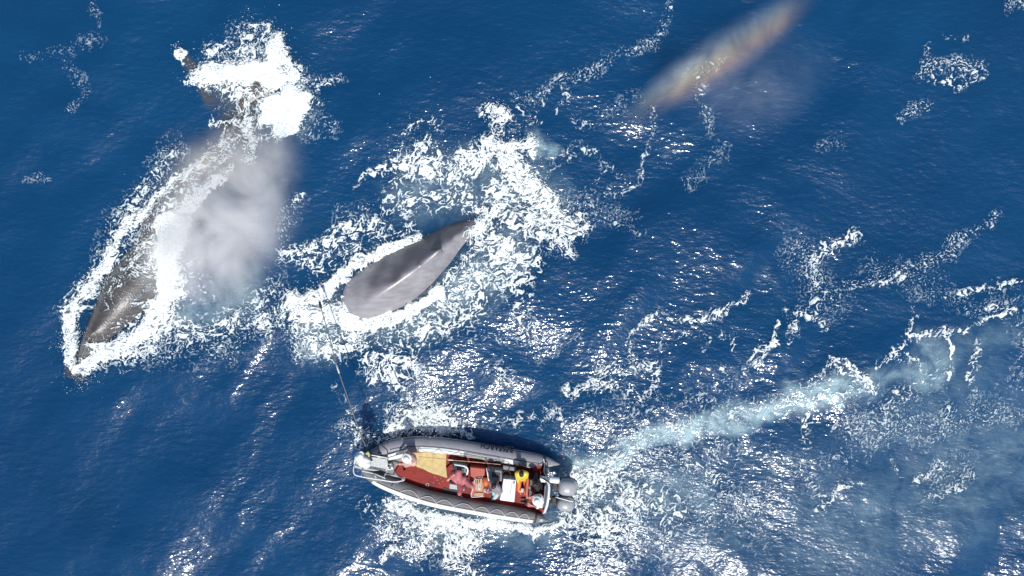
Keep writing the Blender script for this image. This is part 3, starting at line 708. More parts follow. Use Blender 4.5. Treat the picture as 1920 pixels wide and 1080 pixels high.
def chequer(m):
    nt = m.node_tree; b = nt.nodes["Principled BSDF"]; tc = nt.nodes.new("ShaderNodeTexCoord")
    w = nt.nodes.new("ShaderNodeTexVoronoi"); w.inputs["Scale"].default_value = 16; w.inputs["Randomness"].default_value = .15
    nt.links.new(tc.outputs["Object"], w.inputs["Vector"])
    r = nt.nodes.new("ShaderNodeMapRange"); r.inputs["From Min"].default_value = .2; r.inputs["From Max"].default_value = .45; r.inputs["To Min"].default_value = 1; r.inputs["To Max"].default_value = .55
    nt.links.new(w.outputs["Distance"], r.inputs["Value"])
    mx = nt.nodes.new("ShaderNodeMix"); mx.data_type = 'RGBA'; mx.inputs["A"].default_value = (.12, .13, .13, 1); mx.inputs["B"].default_value = (.62, .64, .63, 1)
    nt.links.new(r.outputs[0], mx.inputs["Factor"]); nt.links.new(mx.outputs["Result"], b.inputs["Base Color"])
    bp = nt.nodes.new("ShaderNodeBump"); bp.inputs["Strength"].default_value = .6; bp.inputs["Distance"].default_value = .01
    nt.links.new(r.outputs[0], bp.inputs["Height"]); nt.links.new(bp.outputs[0], b.inputs["Normal"])
chequer(m_plate)

boat = empty("inflatable_boat", Q(900, 560, 0))
tag(boat, "grey rigid inflatable boat with red deck and RESEARCH lettered on its tube, carrying a crew", "boat")
ZT = .47
upper = [(165,468,24),(205,405,40),(300,346,52),(400,309,56),(550,291,57),(700,295,58),(850,312,58),(1000,336,58),(1150,362,58),(1300,389,57),(1440,412,55),(1540,427,40),(1600,437,19),(1642,443,2)]
lower = [(165,468,24),(205,515,38),(300,568,48),(450,626,54),(640,690,55),(800,726,55),(1000,763,54),(1150,790,53),(1300,814,51),(1410,832,48),(1480,848,33),(1530,861,14),(1562,868,2)]
def tube_path(L_):
    P = np.array([(*Q(x, y, ZT+.16*max(0, (330-x)/165)), r*.25*.02) for x, y, r in L_])
    t = np.linspace(0, len(P)-1, (len(P)-1)*8+1); C = catmull(P, t)
    return [Vector(c[:3]) for c in C], [max(.008, c[3]) for c in C]
UP, UR = tube_path(upper); LP, LR = tube_path(lower)
tube_u = link_bm("buoyancy_tube", sweep_bm(UP, UR, 28), m_tube, boat, True); tube_u["label"] = "grey tube with black RESEARCH lettering"
tube_l = link_bm("buoyancy_tube", sweep_bm(LP, LR, 28), m_tube2, boat, True); tube_l["label"] = "grey and white tube with scalloped grab rope"
def strip(name, P, R, i0, i1, a0, a1, m, parent, th=.005, seg=8):
    return link_bm(name, sweep_bm(P[i0:i1], R[i0:i1], seg, math.radians(a0), math.radians(a1), th), m, parent, True)
# frames(): s = tangent x up, so going aft angle 0 points to the starboard-hand side of travel (photo top for the upper tube... measured below)
# going from bow (left) to stern (right): s points to photo bottom
strip("white_panel", UP, UR, 34, 53, -40, 80, m_panel, tube_u)
strip("grey_patch", UP, UR, 53, 67, -40, 80, m_patch, tube_u)
strip("white_panel", UP, UR, 68, 75, -40, 80, m_panel, tube_u)
strip("grey_patch", UP, UR, 76, 82, -40, 80, m_patch, tube_u)
strip("rub_strake", UP, UR, 22, 84, 82, 88, m_tubedark, tube_u, .012)
strip("rub_strake", UP, UR, 10, 84, 150, 158, m_tubedark, tube_u, .012)
strip("bow_shadow", UP, UR, 4, 17, -30, 175, m_navy, tube_u, .006, 16)  # navy strip paints the bow person's shadow onto the tube
strip("white_panel", LP, LR, 12, 76, -62, 76, m_panel, tube_l)
strip("rub_strake", LP, LR, 14, 78, 78, 83, m_tubedark, tube_l, .014)
for tb, P, R, k in ((tube_u, UP, UR, 85), (tube_l, LP, LR, 76)):
    strip("stern_strap", P, R, k, k+3, -80, 260, m_dgrey, tb, .008, 22)
    strip("cone_patch", P, R, k+5, k+10, 20 if tb is tube_u else 60, 75 if tb is tube_u else 110, m_lgrey, tb, .006, 6)
# grab ropes in scallops
def scallops(P, R, i0, i1, step, abase, asag, parent, rr=.012):
    bm = bmesh.new(); fr = frames(P)
    for i in range(i0, i1, step):
        pts = []
        for k in range(13):
            f = k/12; j = i+f*step; j0 = min(int(j), len(P)-2); g = j-j0
            p = P[j0].lerp(P[j0+1], g); r = R[j0]+.02; s, u = fr[j0][2], fr[j0][3]
            a = math.radians(abase+(asag-abase)*math.sin(math.pi*f)**.8)
            pts.append(p+(s*math.cos(a)+u*math.sin(a))*r)
        sweep_bm(pts, rr, 6, bm=bm)
    return link_bm("grab_rope", bm, m_rope, parent, True)
scallops(LP, LR, 24, 72, 6, 80, 116, tube_l, .013)
scallops(UP, UR, 34, 82, 8, 78, 35, tube_u, .012)
# lettering on the tube, tops of the letters towards the outside of the bend
def lettering(text, px0, py0, px1, py1, h, parent, m):
    cu = bpy.data.curves.new("lettering", 'FONT'); cu.body = text; cu.size = 1; cu.space_character = 1.12; cu.offset = .022
    tmp = bpy.data.objects.new("lettering", cu); COL.objects.link(tmp)
    dg = bpy.context.evaluated_depsgraph_get(); me = bpy.data.meshes.new_from_object(tmp.evaluated_get(dg))
    bpy.data.objects.remove(tmp)
    a, b = Q(px0, py0, ZT+.28), Q(px1, py1, ZT+.28)
    xs_ = [v.co.x for v in me.vertices]; w = max(xs_)-min(xs_); ys_ = [v.co.y for v in me.vertices]; hh = max(ys_)-min(ys_)
    ax = (b-a); Ln = ax.length; ax.normalize(); ay = Vector((-ax.y, ax.x, 0))
    bm = bmesh.new(); bm.from_mesh(me); bmesh.ops.triangulate(bm, faces=bm.faces)
    bmesh.ops.subdivide_edges(bm, edges=[e for e in bm.edges if e.calc_length() > .15], cuts=2)
    for v in bm.verts:
        q = a+ax*((v.co.x-min(xs_))/w*Ln)+ay*((v.co.y-min(ys_))/hh-.5)*h
        best = min(range(len(UP)-1), key=lambda i: (Vector((UP[i].x, UP[i].y))-Vector((q.x, q.y))).length)
        c = UP[best]; t = (UP[best+1]-UP[best]).normalized(); dlt = Vector((q.x-c.x, q.y-c.y, 0)); d = (dlt-t*dlt.dot(t)).length
        v.co = Vector((q.x, q.y, c.z+math.sqrt(max(0, (UR[best]+.012)**2-d*d))))
    bpy.data.meshes.remove(me)
    return link_bm("lettering", bm, m, parent)
lettering("RESEARCH", 1287, 343, 1046, 306, .175, tube_u, mat("black lettering vinyl", (.02, .02, .025), .5))

# hull, deck and floor markings
inner = [(250,465),(330,395),(420,335),(560,305),(700,310),(1000,345),(1300,395),(1535,435),(1520,840),(1400,822),(1150,785),(1000,757),(800,722),(640,685),(450,622),(310,555)]
link_bm("hull", prism_bm([Q(x, y, .27) for x, y in inner], -.30, .02, taper=.62), m_lgrey, boat)
link_bm("deck", prism_bm([Q(x, y, .315) for x, y in [(385,487),(440,420),(545,330),(700,330),(1000,360),(1300,415),(1528,455),(1515,815),(1400,805),(1150,770),(1000,742),(800,705),(640,660),(520,615),(440,560)]], .274, .004), m_red, boat)
link_bm("foredeck", prism_bm([Q(x, y, .36) for x, y in [(250,465),(330,380),(440,335),(545,322),(545,440),(440,422),(392,486),(440,548),(330,540)]], .276, .006), m_mgrey, boat)
ye = [(548,356),(640,354),(788,362),(784,460),(794,545),(760,536),(725,522),(690,514),(650,497),(615,478),(590,470),(566,462),(552,440)]
link_bm("deck_panel", prism_bm([Q(x, y, .323) for x, y in ye], .317, 0), m_yellow, boat)["label"] = "worn yellow floor panel with wavy edge"
prism("rubber_mat", [(765,618),(888,640),(880,674),(758,652)], .335, .318, m_black, boat, .004)
def ring_bm(c, R_, r, seg=20):
    return sweep_bm([Vector(c)+Vector((R_*math.cos(2*math.pi*k/seg), R_*math.sin(2*math.pi*k/seg), 0)) for k in range(seg+1)], r, 6)
link_bm("hatch_ring", ring_bm(Q(646,595,.335), .055, .014), m_lgrey, boat, True)
link_bm("hatch_ring", ring_bm(Q(694,365,.338), .035, .014), m_lgrey, boat, True)
for x, y in ((700,540),(722,562),(745,548),(760,572),(735,585),(690,580)):
    prism("deck_bolt", [(x-2.5,y-2.5),(x+2.5,y-2.5),(x+2.5,y+2.5),(x-2.5,y+2.5)], .332, .318, m_lgrey, boat, .003)
# side pockets and bow furniture
prism("bow_locker", [(346,372),(462,338),(468,356),(350,388)], .80, .36, m_white, boat, .02)
prism("bow_step", [(350,394),(468,362),(470,390),(352,414)], .66, .36, m_white, boat, .02)
prism("anchor_box", [(338,447),(372,440),(392,480),(345,486)], .62, .36, m_white, boat, .02)
prism("anchor_well", [(347,455),(364,450),(368,460),(350,465)], .635, .622, m_black, boat, 0)
prism("anchor_well", [(352,470),(370,464),(376,474),(356,479)], .635, .622, m_black, boat, 0)
bp_ = link_bm("bow_platform", prism_bm([Q(x, y, .92) for x, y in [(96,448),(104,410),(130,388),(205,384),(342,402),(350,440),(340,484),(240,492),(140,478),(100,468)]], .85, .012), m_plate, boat)
bar("platform_strut", [Q(330,470,.86), Q(345,500,.55)], .03, m_rail, boat); bar("platform_strut", [Q(330,410,.86), Q(350,380,.55)], .03, m_rail, boat)
bar("platform_strut", [Q(140,470,.86), Q(190,480,.62)], .035, m_rail, boat); bar("platform_strut", [Q(140,410,.86), Q(195,440,.62)], .035, m_rail, boat)
rail = bar("bow_rail", [Q(95,455,1.25), Q(91,490,1.32), Q(100,518,1.35), Q(128,530,1.36), Q(220,548,1.36), Q(300,560,1.34), Q(390,574,1.28), Q(452,566,1.15), Q(470,556,.9)], .022, m_rail, boat)
bar("rail_post", [Q(150,530,1.36), Q(155,505,1.1), Q(165,478,.92)], .018, m_rail, rail)
bar("rail_brace", [Q(150,492,1.15), Q(240,512,1.2), Q(330,548,1.3)], .018, m_rail, rail)
bar("rail_post", [Q(240,512,1.2), Q(262,545,1.34)], .018, m_rail, rail); bar("rail_post", [Q(300,560,1.34), Q(330,520,.9), Q(340,490,.7)], .018, m_rail, rail)
bar("rail_brace", [Q(325,515,1.0), Q(400,530,1.05), Q(462,548,1.0)], .018, m_rail, rail); bar("rail_post", [Q(372,610,.72), Q(410,585,1.0), Q(448,566,1.15)], .018, m_steel, rail)
prism("rail_foot", [(452,552),(470,550),(474,566),(456,572)], 1.0, .7, m_white, boat, .02)
bar("bow_rail", [Q(96,440,1.25), Q(104,405,1.3), Q(125,378,1.3), Q(210,372,1.25), Q(330,392,1.15), Q(346,400,.9)], .02, m_rail, boat)
prism("bow_cleat", [(270,383),(300,386),(298,394),(268,392)], .97, .922, m_steel, boat, .006)
# helm seat, bench, consoles
hs = prism("helm_seat", [(832,438),(940,452),(956,500),(948,530),(838,505)], .86, .316, m_mgrey, boat, .03)
prism("seat_cushion", [(872,464),(922,472),(918,512),(868,502)], .93, .862, m_dgrey, hs, .025)
prism("side_pad", [(842,458),(868,463),(866,490),(840,484)], .92, .862, m_lgrey, hs, .02)
bar("backrest_rail", [Q(846,444,1.0), Q(900,452,1.12), Q(938,464,1.12), Q(948,490,1.1), Q(940,520,1.0)], .03, m_white, hs)
bs = prism("bench_seat", [(812,588),(930,606),(922,642),(808,626)], .74, .316, m_lgrey, boat, .03)
tr = prism("equipment_table", [(964,462),(1078,474),(1074,690),(972,690)], .92, .316, m_redbox, boat, .03)
bar("tray_rim", [Q(1066,544,.95), Q(1006,545,.95), Q(994,600,.95), Q(982,640,.95), Q(976,688,.95), Q(1068,680,.95)], .014, m_panel, tr, 2)
st = prism("steering_console", [(1100,474),(1208,490),(1206,572),(1110,566)], 1.12, .316, m_mgrey, boat, .04)
bar("windscreen", [Q(1088,470,1.2), Q(1096,510,1.3), Q(1106,566,1.25)], .022, m_panel, st)
prism("instrument_panel", [(1128,500),(1192,508),(1190,545),(1130,540)], 1.14, 1.122, m_black, st, .004)
link_bm("steering_wheel", ring_bm(Q(1238,520,1.15), .15, .018), m_black, boat, True)
prism("side_pocket", [(1212,452),(1312,468),(1310,494),(1212,482)], .80, .316, m_mgrey, boat, .02)
lp = prism("leaning_post", [(1388,546),(1410,550),(1400,690),(1376,684)], 1.15, .316, m_redbox, boat, .03)
prism("seat_cushion", [(1413,556),(1438,560),(1428,694),(1404,690)], 1.0, .316, m_dgrey, lp, .02)
prism("aft_locker", [(1440,440),(1500,450),(1496,500),(1436,492)], .70, .316, m_red, boat, .03)
prism("battery_box", [(1330,620),(1370,624),(1366,656),(1326,652)], .62, .316, m_lgrey, boat, .02)
prism("transom", [(1528,470),(1550,474),(1540,815),(1518,812)], .78, -.25, m_mgrey, boat, .02)
sr = bar("stern_arch", [Q(1500,535,.6), Q(1535,560,1.35), Q(1556,590,1.5), Q(1556,660,1.55), Q(1545,740,1.5), Q(1528,790,1.3), Q(1515,805,.7)], .045, m_white, boat)
bar("cable", [Q(1480,530,1.2), Q(1560,580,1.62), Q(1578,610,1.62), Q(1572,680,1.63), Q(1560,760,1.6), Q(1545,795,1.4)], .022, m_black, sr)
bar("arch_brace", [Q(1535,600,1.1), Q(1528,700,1.15), Q(1520,760,1.05)], .05, m_lgrey, boat)
bar("mooring_line", [Q(1515,400,.8), Q(1525,450,.75), Q(1520,500,.8), Q(1545,530,.85)], .02, m_rope, boat)
# outboard engines
def outboard(cx, cy, L_, Wd, z, rz, label):
    e = empty("outboard_motor", Q(cx, cy, .3), rz); e.parent = boat; e.matrix_parent_inverse = pinv(boat)
    e["label"] = label
    bm = bmesh.new(); bmesh.ops.create_icosphere(bm, subdivisions=4, radius=1)
    c = Q(cx, cy, z-.33); R3 = Matrix.Rotation(rz, 3, 'Z')
    for v in bm.verts:
        p = v.co; f = lambda a, e_: math.copysign(abs(a)**e_, a)
        x, y, zz = f(p.x, .72), f(p.y, .72), f(p.z, .62)
        k = 1-.16*max(0, zz)-.10*max(0, -zz)
        v.co = c+R3 @ Vector((x*L_*.5*k-.05*zz, y*Wd*.5*k, zz*.36))
    link_bm("cowling", bm, m_motor, e, True)
    # dark seam band and its vent
    bm = bmesh.new()
    P = [c+R3 @ Vector((L_*.515*math.copysign(abs(math.cos(a))**.72, math.cos(a)), Wd*.515*math.copysign(abs(math.sin(a))**.72, math.sin(a)), -.06)) for a in np.linspace(0, 2*math.pi, 41)]
    sweep_bm(P, .016, 6, bm=bm); link_bm("cowl_band", bm, m_dgrey, e, True)
    bm = bmesh.new(); M_ = Matrix.Translation(c+Vector((0, 0, -.55))) @ Matrix.Rotation(rz, 4, 'Z') @ Matrix.Diagonal((.36, .22, .75, 1))
    bmesh.ops.create_cube(bm, size=1, matrix=M_); bmesh.ops.bevel(bm, geom=list(bm.edges), offset=.03, segments=2, affect='EDGES'); link_bm("midsection", bm, m_mgrey, e)
    bm = bmesh.new(); M_ = Matrix.Translation(c+R3 @ Vector((-L_*.62, 0, -.18))) @ Matrix.Rotation(rz, 4, 'Z') @ Matrix.Diagonal((.20, .30, .30, 1))
    bmesh.ops.create_cube(bm, size=1, matrix=M_); bmesh.ops.bevel(bm, geom=list(bm.edges), offset=.03, segments=2, affect='EDGES'); link_bm("bracket", bm, m_black, e)
    return e
outboard(1696, 612, .70, .64, 1.34, math.radians(-6), "upper engine, larger in view, with silver cowl")
outboard(1682, 738, .66, .52, 1.22, math.radians(-10), "lower engine with steering bar across its cowl")
bar("steering_bar", [Q(1608,688,1.22), Q(1640,698,1.25), Q(1738,724,1.25)], .018, m_white, boat)

# ------------------------------------------------------------------ loose gear in the boat
co_ = prism("cooler_box", [(1216,548),(1312,562),(1298,728),(1188,712)], .98, .317, m_white, None, .03)
tag(co_, "big white cooler box with a grey slot, standing amidships beside the steering wheel", "cooler")
prism("lid_slot", [(1278,572),(1286,573),(1276,640),(1266,680),(1262,660)], .986, .981, m_lgrey, co_, 0)
prism("lid_latch", [(1290,570),(1304,572),(1300,590),(1288,588)], 1.0, .981, m_mgrey, co_, .004)
ca_ = prism("instrument_case", [(1008,552),(1056,550),(1062,600),(1056,646),(1004,640),(1002,600)], 1.02, .921, m_tan, None, .012)
tag(ca_, "tan wooden instrument case with dark slots lying on the red table", "case")
prism("slot", [(1016,560),(1024,560),(1022,590),(1014,590)], 1.03, 1.021, m_black, ca_, 0); prism("slot", [(1034,556),(1041,556),(1040,580),(1033,580)], 1.03, 1.021, m_black, ca_, 0)
prism("slot", [(1028,594),(1042,594),(1040,632),(1026,632)], 1.035, 1.021, m_panel, ca_, .002); prism("slot", [(1032,600),(1038,600),(1036,626),(1031,626)], 1.041, 1.036, m_black, ca_, 0)
bd = prism("wooden_board", [(1000,656),(1062,656),(1064,680),(990,682)], .955, .921, m_tan, None, .006)
tag(bd, "plain tan wooden board at the foot of the red table", "board")
bm = bmesh.new()
for k in range(5): sweep_bm([Q(1086,636,.94+.012*k)+Vector(((.085-.009*k)*math.cos(a), (.085-.009*k)*math.sin(a), 0)) for a in np.linspace(0, 2*math.pi, 21)], .014, 6, bm=bm)
rc = link_bm("rope_coil", bm, m_rope, None, True); tag(rc, "pale coiled rope lying beside the tan case", "rope")
bm = bmesh.new(); bmesh.ops.create_icosphere(bm, subdivisions=3, radius=1)
for v in bm.verts:
    k = 1+.12*math.sin(5*v.co.x+2)*math.sin(6*v.co.y); c = Q(1084,574,1.0); v.co = Vector((c.x+v.co.x*.13*k, c.y+v.co.y*.17*k, c.z+v.co.z*.10*k))
bg = link_bm("dry_bag", bm, m_orange, None, True); tag(bg, "crumpled orange dry bag between the tan case and the steering console", "bag")
bm = bmesh.new()
P = smooth_path([Q(1488,552,1.02), Q(1500,553,1.02), Q(1560,557,1.02), Q(1622,563,1.02), Q(1636,564,1.02)], 6)
sweep_bm(P, [.06]+[.115]*(len(P)-2)+[.07], 16, bm=bm)
fe = link_bm("boat_fender", bm, m_white, None, True); tag(fe, "white cylindrical fender lying across the stern beside the upper engine", "fender")
link_bm("end_cap", sweep_bm([Q(1630,564,1.02), Q(1642,565,1.02)], [.085, .06], 12), m_black, fe, True)
link_bm("band", sweep_bm([Q(1548,556,1.02), Q(1554,556,1.02)], .118, 16), m_lgrey, fe, True)
rod = bar("spare_rod", [Q(578,386,1.12), Q(700,396,1.15), Q(832,411,1.12), Q(1000,425,1.02), Q(1195,444,.92)], .014, m_tan, None)
tag(rod, "long thin tan rod laid fore and aft above the red deck", "rod")
bar("tip", [Q(800,408,1.13), Q(838,412,1.12)], .02, m_panel, rod)

pole = empty("tagging_pole", WP(692,853,2.0))
tag(pole, "long slender tagging pole reaching from the bow out to the arching whale", "pole")
m_pole = mat("grey carbon pole", (.20, .19, .18), .4, noise=.2, nscale=10)
sh = bar("shaft", [WP(696,862,2.05), WP(690,848,2.0), WP(671,800,1.9), WP(652,746,1.78), WP(633,690,1.62), WP(616,628,1.4), WP(600,570,1.1)], .019, m_pole, pole)
bar("joint", [WP(636,700,1.65), WP(630,682,1.6)], .03, m_rope, pole); bar("tag_head", [WP(602,578,1.13), WP(599,566,1.07)], .045, m_black, pole)
bar("pole_grip", [WP(697,865,2.05), WP(686,838,1.98)], .036, m_black, pole)

# ------------------------------------------------------------------ crew
SKIN = mat("sun tanned skin", (.52, .30, .21), .5, noise=.12, nscale=14)
def cap_bm(bm, a, b, r0, r1):
    a, b = Vector(a), Vector(b); d = b-a; L_ = d.length
    for p, r in ((a, r0), (b, r1)): bmesh.ops.create_icosphere(bm, subdivisions=2, radius=r, matrix=Matrix.Translation(p))
    if L_ > 1e-4:
        q = d.to_track_quat('Z', 'Y').to_matrix().to_4x4()
        bmesh.ops.create_cone(bm, cap_ends=True, segments=14, radius1=r0, radius2=r1, depth=L_, matrix=Matrix.Translation((a+b)/2) @ q)
def fuse(name, caps, m, parent, voxel=.012, ell=()):
    """melt overlapping limbs into one continuous surface"""
    bm = bmesh.new()
    for c in caps: cap_bm(bm, *c)
    for c, r, rot in ell:
        bmesh.ops.create_icosphere(bm, subdivisions=3, radius=1, matrix=Matrix.Translation(c) @ rot.to_4x4() @ Matrix.Diagonal((*r, 1)))
    me = bpy.data.meshes.new(name); bm.to_mesh(me); bm.free()
    o = bpy.data.objects.new(name, me); COL.objects.link(o)
    r = o.modifiers.new("r", 'REMESH'); r.mode = 'VOXEL'; r.voxel_size = voxel
    s = o.modifiers.new("s", 'SMOOTH'); s.factor = .5; s.iterations = 2
    dg = bpy.context.evaluated_depsgraph_get()
    me2 = bpy.data.meshes.new_from_object(o.evaluated_get(dg)); o.modifiers.clear(); o.data = me2; me2.name = name
    for f in me2.polygons: f.use_smooth = True
    me2.materials.clear(); me2.materials.append(m)
    if parent: o.parent = parent; o.matrix_parent_inverse = pinv(parent)
    return o
def elbow(a, b, la, lb, hint):
    d = b-a; L_ = min(d.length, (la+lb)*.995); dn = d.normalized()
    x = (la*la-lb*lb+L_*L_)/(2*L_); h = math.sqrt(max(0, la*la-x*x))
    hp = hint-dn*hint.dot(dn); hp = hp.normalized() if hp.length > 1e-4 else Vector((0, 0, -1))
    return a+dn*x+hp*h, a+dn*L_
def person(label, group, pelvis, neck, face, hands, feet, top, legs, hat=None, hair=None, sleeves=True, gloves=None, look=-.15, boots=(.05,.05,.05)):
    """face: heading in degrees (photo axes, 0 = right, 90 = up); hands, feet: (left, right) as points"""
    P, Nk = Vector(pelvis), Vector(neck); fa = math.radians(face)
    F = Vector((math.cos(fa), math.sin(fa), 0)); Lt = Vector((-F.y, F.x, 0)); up = (Nk-P).normalized()
    fw = (F-up*F.dot(up)).normalized()
    root = empty("person", (P.x, P.y, min(feet[0][2], feet[1][2])))
    tag(root, label, "person", group)
    ch = P.lerp(Nk, .72); wa = P.lerp(Nk, .35)
    hd = Nk+up*.10+F*.05+Vector((0, 0, .07))
    sho = [P.lerp(Nk, .90)+Lt*.185, P.lerp(Nk, .90)-Lt*.185]
    hip = [P+Lt*.095, P-Lt*.095]
    body, jac, tro, boo, glo = [], [], [], [], []
    tors = [(P, wa, .135, .125), (wa, ch, .125, .145), (ch, P.lerp(Nk, .93), .145, .09), (hip[0], hip[1], .125, .125), (sho[0]*.85+sho[1]*.15, sho[1]*.85+sho[0]*.15, .085, .085), (ch+Lt*.07, ch-Lt*.07, .125, .125)]
    body += tors+[(Nk, hd, .055, .06)]
    jac += [(a, b, r0+.022, r1+.022) for a, b, r0, r1 in tors if True]
    tro += [(P, P+up*.06, .155, .145), (hip[0], hip[1], .140, .140)]
    for k in (0, 1):
        sgn = 1 if k == 0 else -1
        el, hn = elbow(sho[k], Vector(hands[k]), .29, .27, Lt*sgn*.6-Vector((0, 0, 1))-F*.3)
        body += [(sho[k], el, .050, .040), (el, hn, .040, .028)]
        jac += [(sho[k], el, .072, .060)]+([(el, el.lerp(hn, .86), .058, .046)] if sleeves else [])
        d = (hn-el).normalized(); s_ = d.cross(Vector((0, 0, 1))); s_ = s_.normalized() if s_.length > .05 else Lt; nrm = s_.cross(d).normalized()
        tgt = glo if gloves else body
        pm = hn+d*.075
        for q in (-.027, 0, .027): tgt.append((hn+s_*q*.6, pm+s_*q, .019, .017))
        for i_, (q, ln) in enumerate(((-.036, .062), (-.012, .074), (.012, .070), (.036, .054))):
            k1 = pm+s_*q+d*.012+d*ln*.5-nrm*.008; k2 = k1+d*ln*.35-nrm*.035; k3 = k2-nrm*.022-d*.012
            tgt += [(pm+s_*q, k1, .0105, .0095), (k1, k2, .0095, .0088), (k2, k3, .0088, .008)]
        th = hn+d*.03-s_*sgn*.03
        tgt += [(hn+d*.015-s_*sgn*.012, th, .014, .012), (th, th+d*.035-s_*sgn*.014-nrm*.02, .012, .0095)]
        kn, ft = elbow(hip[k], Vector(feet[k])+Vector((0, 0, .09)), .44, .43, F+Vector((0, 0, .25))+Lt*sgn*.2)
        body += [(hip[k], kn, .085, .060), (kn, ft, .058, .040)]
        tro += [(hip[k], kn, .110, .080), (kn, kn.lerp(ft, .88), .080, .062)]
        boo += [(ft+Vector((0, 0, .03)), ft-Vector((0, 0, .04)), .052, .050), (ft-Vector((0, 0, .045)), ft+F*.17-Vector((0, 0, .055)), .048, .036)]
    Rh = Matrix((F, Lt, Vector((0, 0, 1)))).transposed() @ Matrix.Rotation(-look, 3, 'Y')
    hl = lambda x, y, z: hd+Rh @ Vector((x, y, z))
    ell = [(hd+Vector((0, 0, .03)), (.100, .078, .105), Rh), (hl(.03, 0, -.05), (.068, .058, .065), Rh)]
    body += [(hl(.085, 0, .01), hl(.108, 0, -.02), .011, .015), (hl(-.005, .078, 0), hl(-.01, .082, -.03), .014, .012), (hl(-.005, -.078, 0), hl(-.01, -.082, -.03), .014, .012),
             (hl(.085, .02, -.058), hl(.085, -.02, -.058), .010, .010)]
    b = fuse("body", body, SKIN, root, .010, ell)
    fuse("jacket", jac, top, root, .014); fuse("trousers", tro, legs, root, .014)
    fuse("boots", boo, mat("boots", boots, .6), root, .014)
    if gloves: fuse("gloves", glo, gloves, root, .008)
    eye = mat("dark eyes", (.02, .015, .012), .2)
    for y in (.032, -.032):
        bm = bmesh.new(); bmesh.ops.create_icosphere(bm, subdivisions=2, radius=.012, matrix=Matrix.Translation(hl(.088, y, .022))); link_bm("eye", bm, eye, root, True)
    if hair is not None:
        fuse("hair", [(hl(-.05, 0, .02), hl(-.075, 0, -.10), .085, .06)], hair, root, .012, [(hl(-.02, 0, .055), (.105, .088, .090), Rh)])
    if hat is not None:
        bm = bmesh.new()
        prof = [(.0, .155), (.05, .150), (.085, .125), (.098, .085), (.104, .065), (.165, .050), (.172, .045), (.10, .048)] if hat[1] == 'brim' else [(.0, .150), (.05, .145), (.088, .118), (.102, .075), (.106, .050), (.098, .045)]
        rings = []
        for r_, z_ in prof:
            rings.append([bm.verts.new(hl(max(r_, .001)*1.06*math.cos(a)-.01, max(r_, .001)*math.sin(a), z_+.0)) for a in np.linspace(0, 2*math.pi, 24, endpoint=False)])
        for A_, B_ in zip(rings, rings[1:]):
            for q in range(24): bm.faces.new((A_[q], A_[(q+1) % 24], B_[(q+1) % 24], B_[q]))
        bm.faces.new(rings[0])
        bmesh.ops.recalc_face_normals(bm, faces=bm.faces)
        h_ = link_bm("hat", bm, hat[0], root, True)
        if hat[1] != 'brim':
            bm = bmesh.new(); vs = [bm.verts.new(hl(.075+.10*math.cos(a), .085*math.sin(a), .055-.015*math.cos(a))) for a in np.linspace(-math.pi/2, math.pi/2, 13)]
            f = bm.faces.new(vs); e = bmesh.ops.extrude_face_region(bm, geom=[f]); bmesh.ops.translate(bm, verts=[v for v in e['geom'] if isinstance(v, bmesh.types.BMVert)], vec=Vector((0, 0, .012)))
            bmesh.ops.recalc_face_normals(bm, faces=bm.faces); link_bm("peak", bm, hat[0], h_)
    return root
c_white = mat("white cotton", (.78, .79, .80), .8, noise=.12, nscale=18, bump=.3, bscale=30)
c_cap = mat("white cap cloth", (.86, .87, .88), .8, noise=.08, nscale=18)
c_grey = mat("grey jacket cloth", (.27, .25, .28), .75, noise=.25, nscale=14, bump=.3, bscale=30)
c_pink = mat("faded pink red cloth", (.56, .17, .18), .75, noise=.35, nscale=9, bump=.4, bscale=25)
c_dred = mat("dark red cloth", (.22, .035, .04), .7, noise=.3, nscale=9, bump=.4, bscale=25)
c_pale = mat("pale pink white cloth", (.66, .50, .44), .8, noise=.3, nscale=10, bump=.3, bscale=25, color2=(.50, .20, .15))
c_tan = mat("tan trousers", (.50, .36, .26), .8, noise=.25, nscale=12, bump=.3, bscale=25)
c_yel = mat("yellow waterproof", (.72, .60, .06), .5, noise=.25, nscale=9, bump=.4, bscale=20)
c_ora = mat("orange waterproof", (.72, .17, .03), .5, noise=.25, nscale=9, bump=.4, bscale=20)
c_black = mat("black cloth", (.022, .020, .024), .75, noise=.3, nscale=12, bump=.4, bscale=25)
c_brown = mat("dark brown hair", (.035, .020, .014), .6, noise=.4, nscale=30)
c_lyel = mat("yellow green glove", (.42, .42, .12), .7)
c_cyan = mat("pale cyan cloth", (.42, .66, .70), .7, noise=.2, nscale=14)
CR = "crew aboard the inflatable boat"
# bow: leans over the rail and holds the pole
person("white capped person in grey jacket on the bow platform, holding the long pole", CR, Q(172,436,1.72), Q(150,398,2.18), 75,
       (Q(180,366,2.0), Q(208,376,2.04)), (Q(165,448,.92), Q(200,440,.92)), c_white, c_grey, hat=(c_cap, 'cap'), hair=c_brown, gloves=c_lyel)
person("person in round white hat and pale pink shirt standing just behind the bow platform", CR, Q(536,410,1.12), Q(508,396,1.62), 190,
       (Q(415,440,1.25), Q(455,395,1.3)), (Q(520,425,.36), Q(545,395,.36)), c_pale, c_tan, hat=(c_cap, 'brim'), hair=c_brown)
person("person in faded pink clothes lying back across the seat with dark hood", CR, Q(905,568,.98), Q(850,512,1.15), 300,
       (Q(815,548,.95), Q(920,625,.90)), (Q(935,590,.80), Q(915,600,.80)), c_pink, c_pink, hair=c_dred, look=.2)
person("dark haired person in grey jacket with pale cyan and white trousers, at the steering console", CR, Q(1166,632,1.1), Q(1150,600,1.60), 235,
       (Q(1105,650,1.2), Q(1190,690,1.15)), (Q(1140,690,.317), Q(1168,680,.317)), c_grey, c_cyan, hair=c_brown)
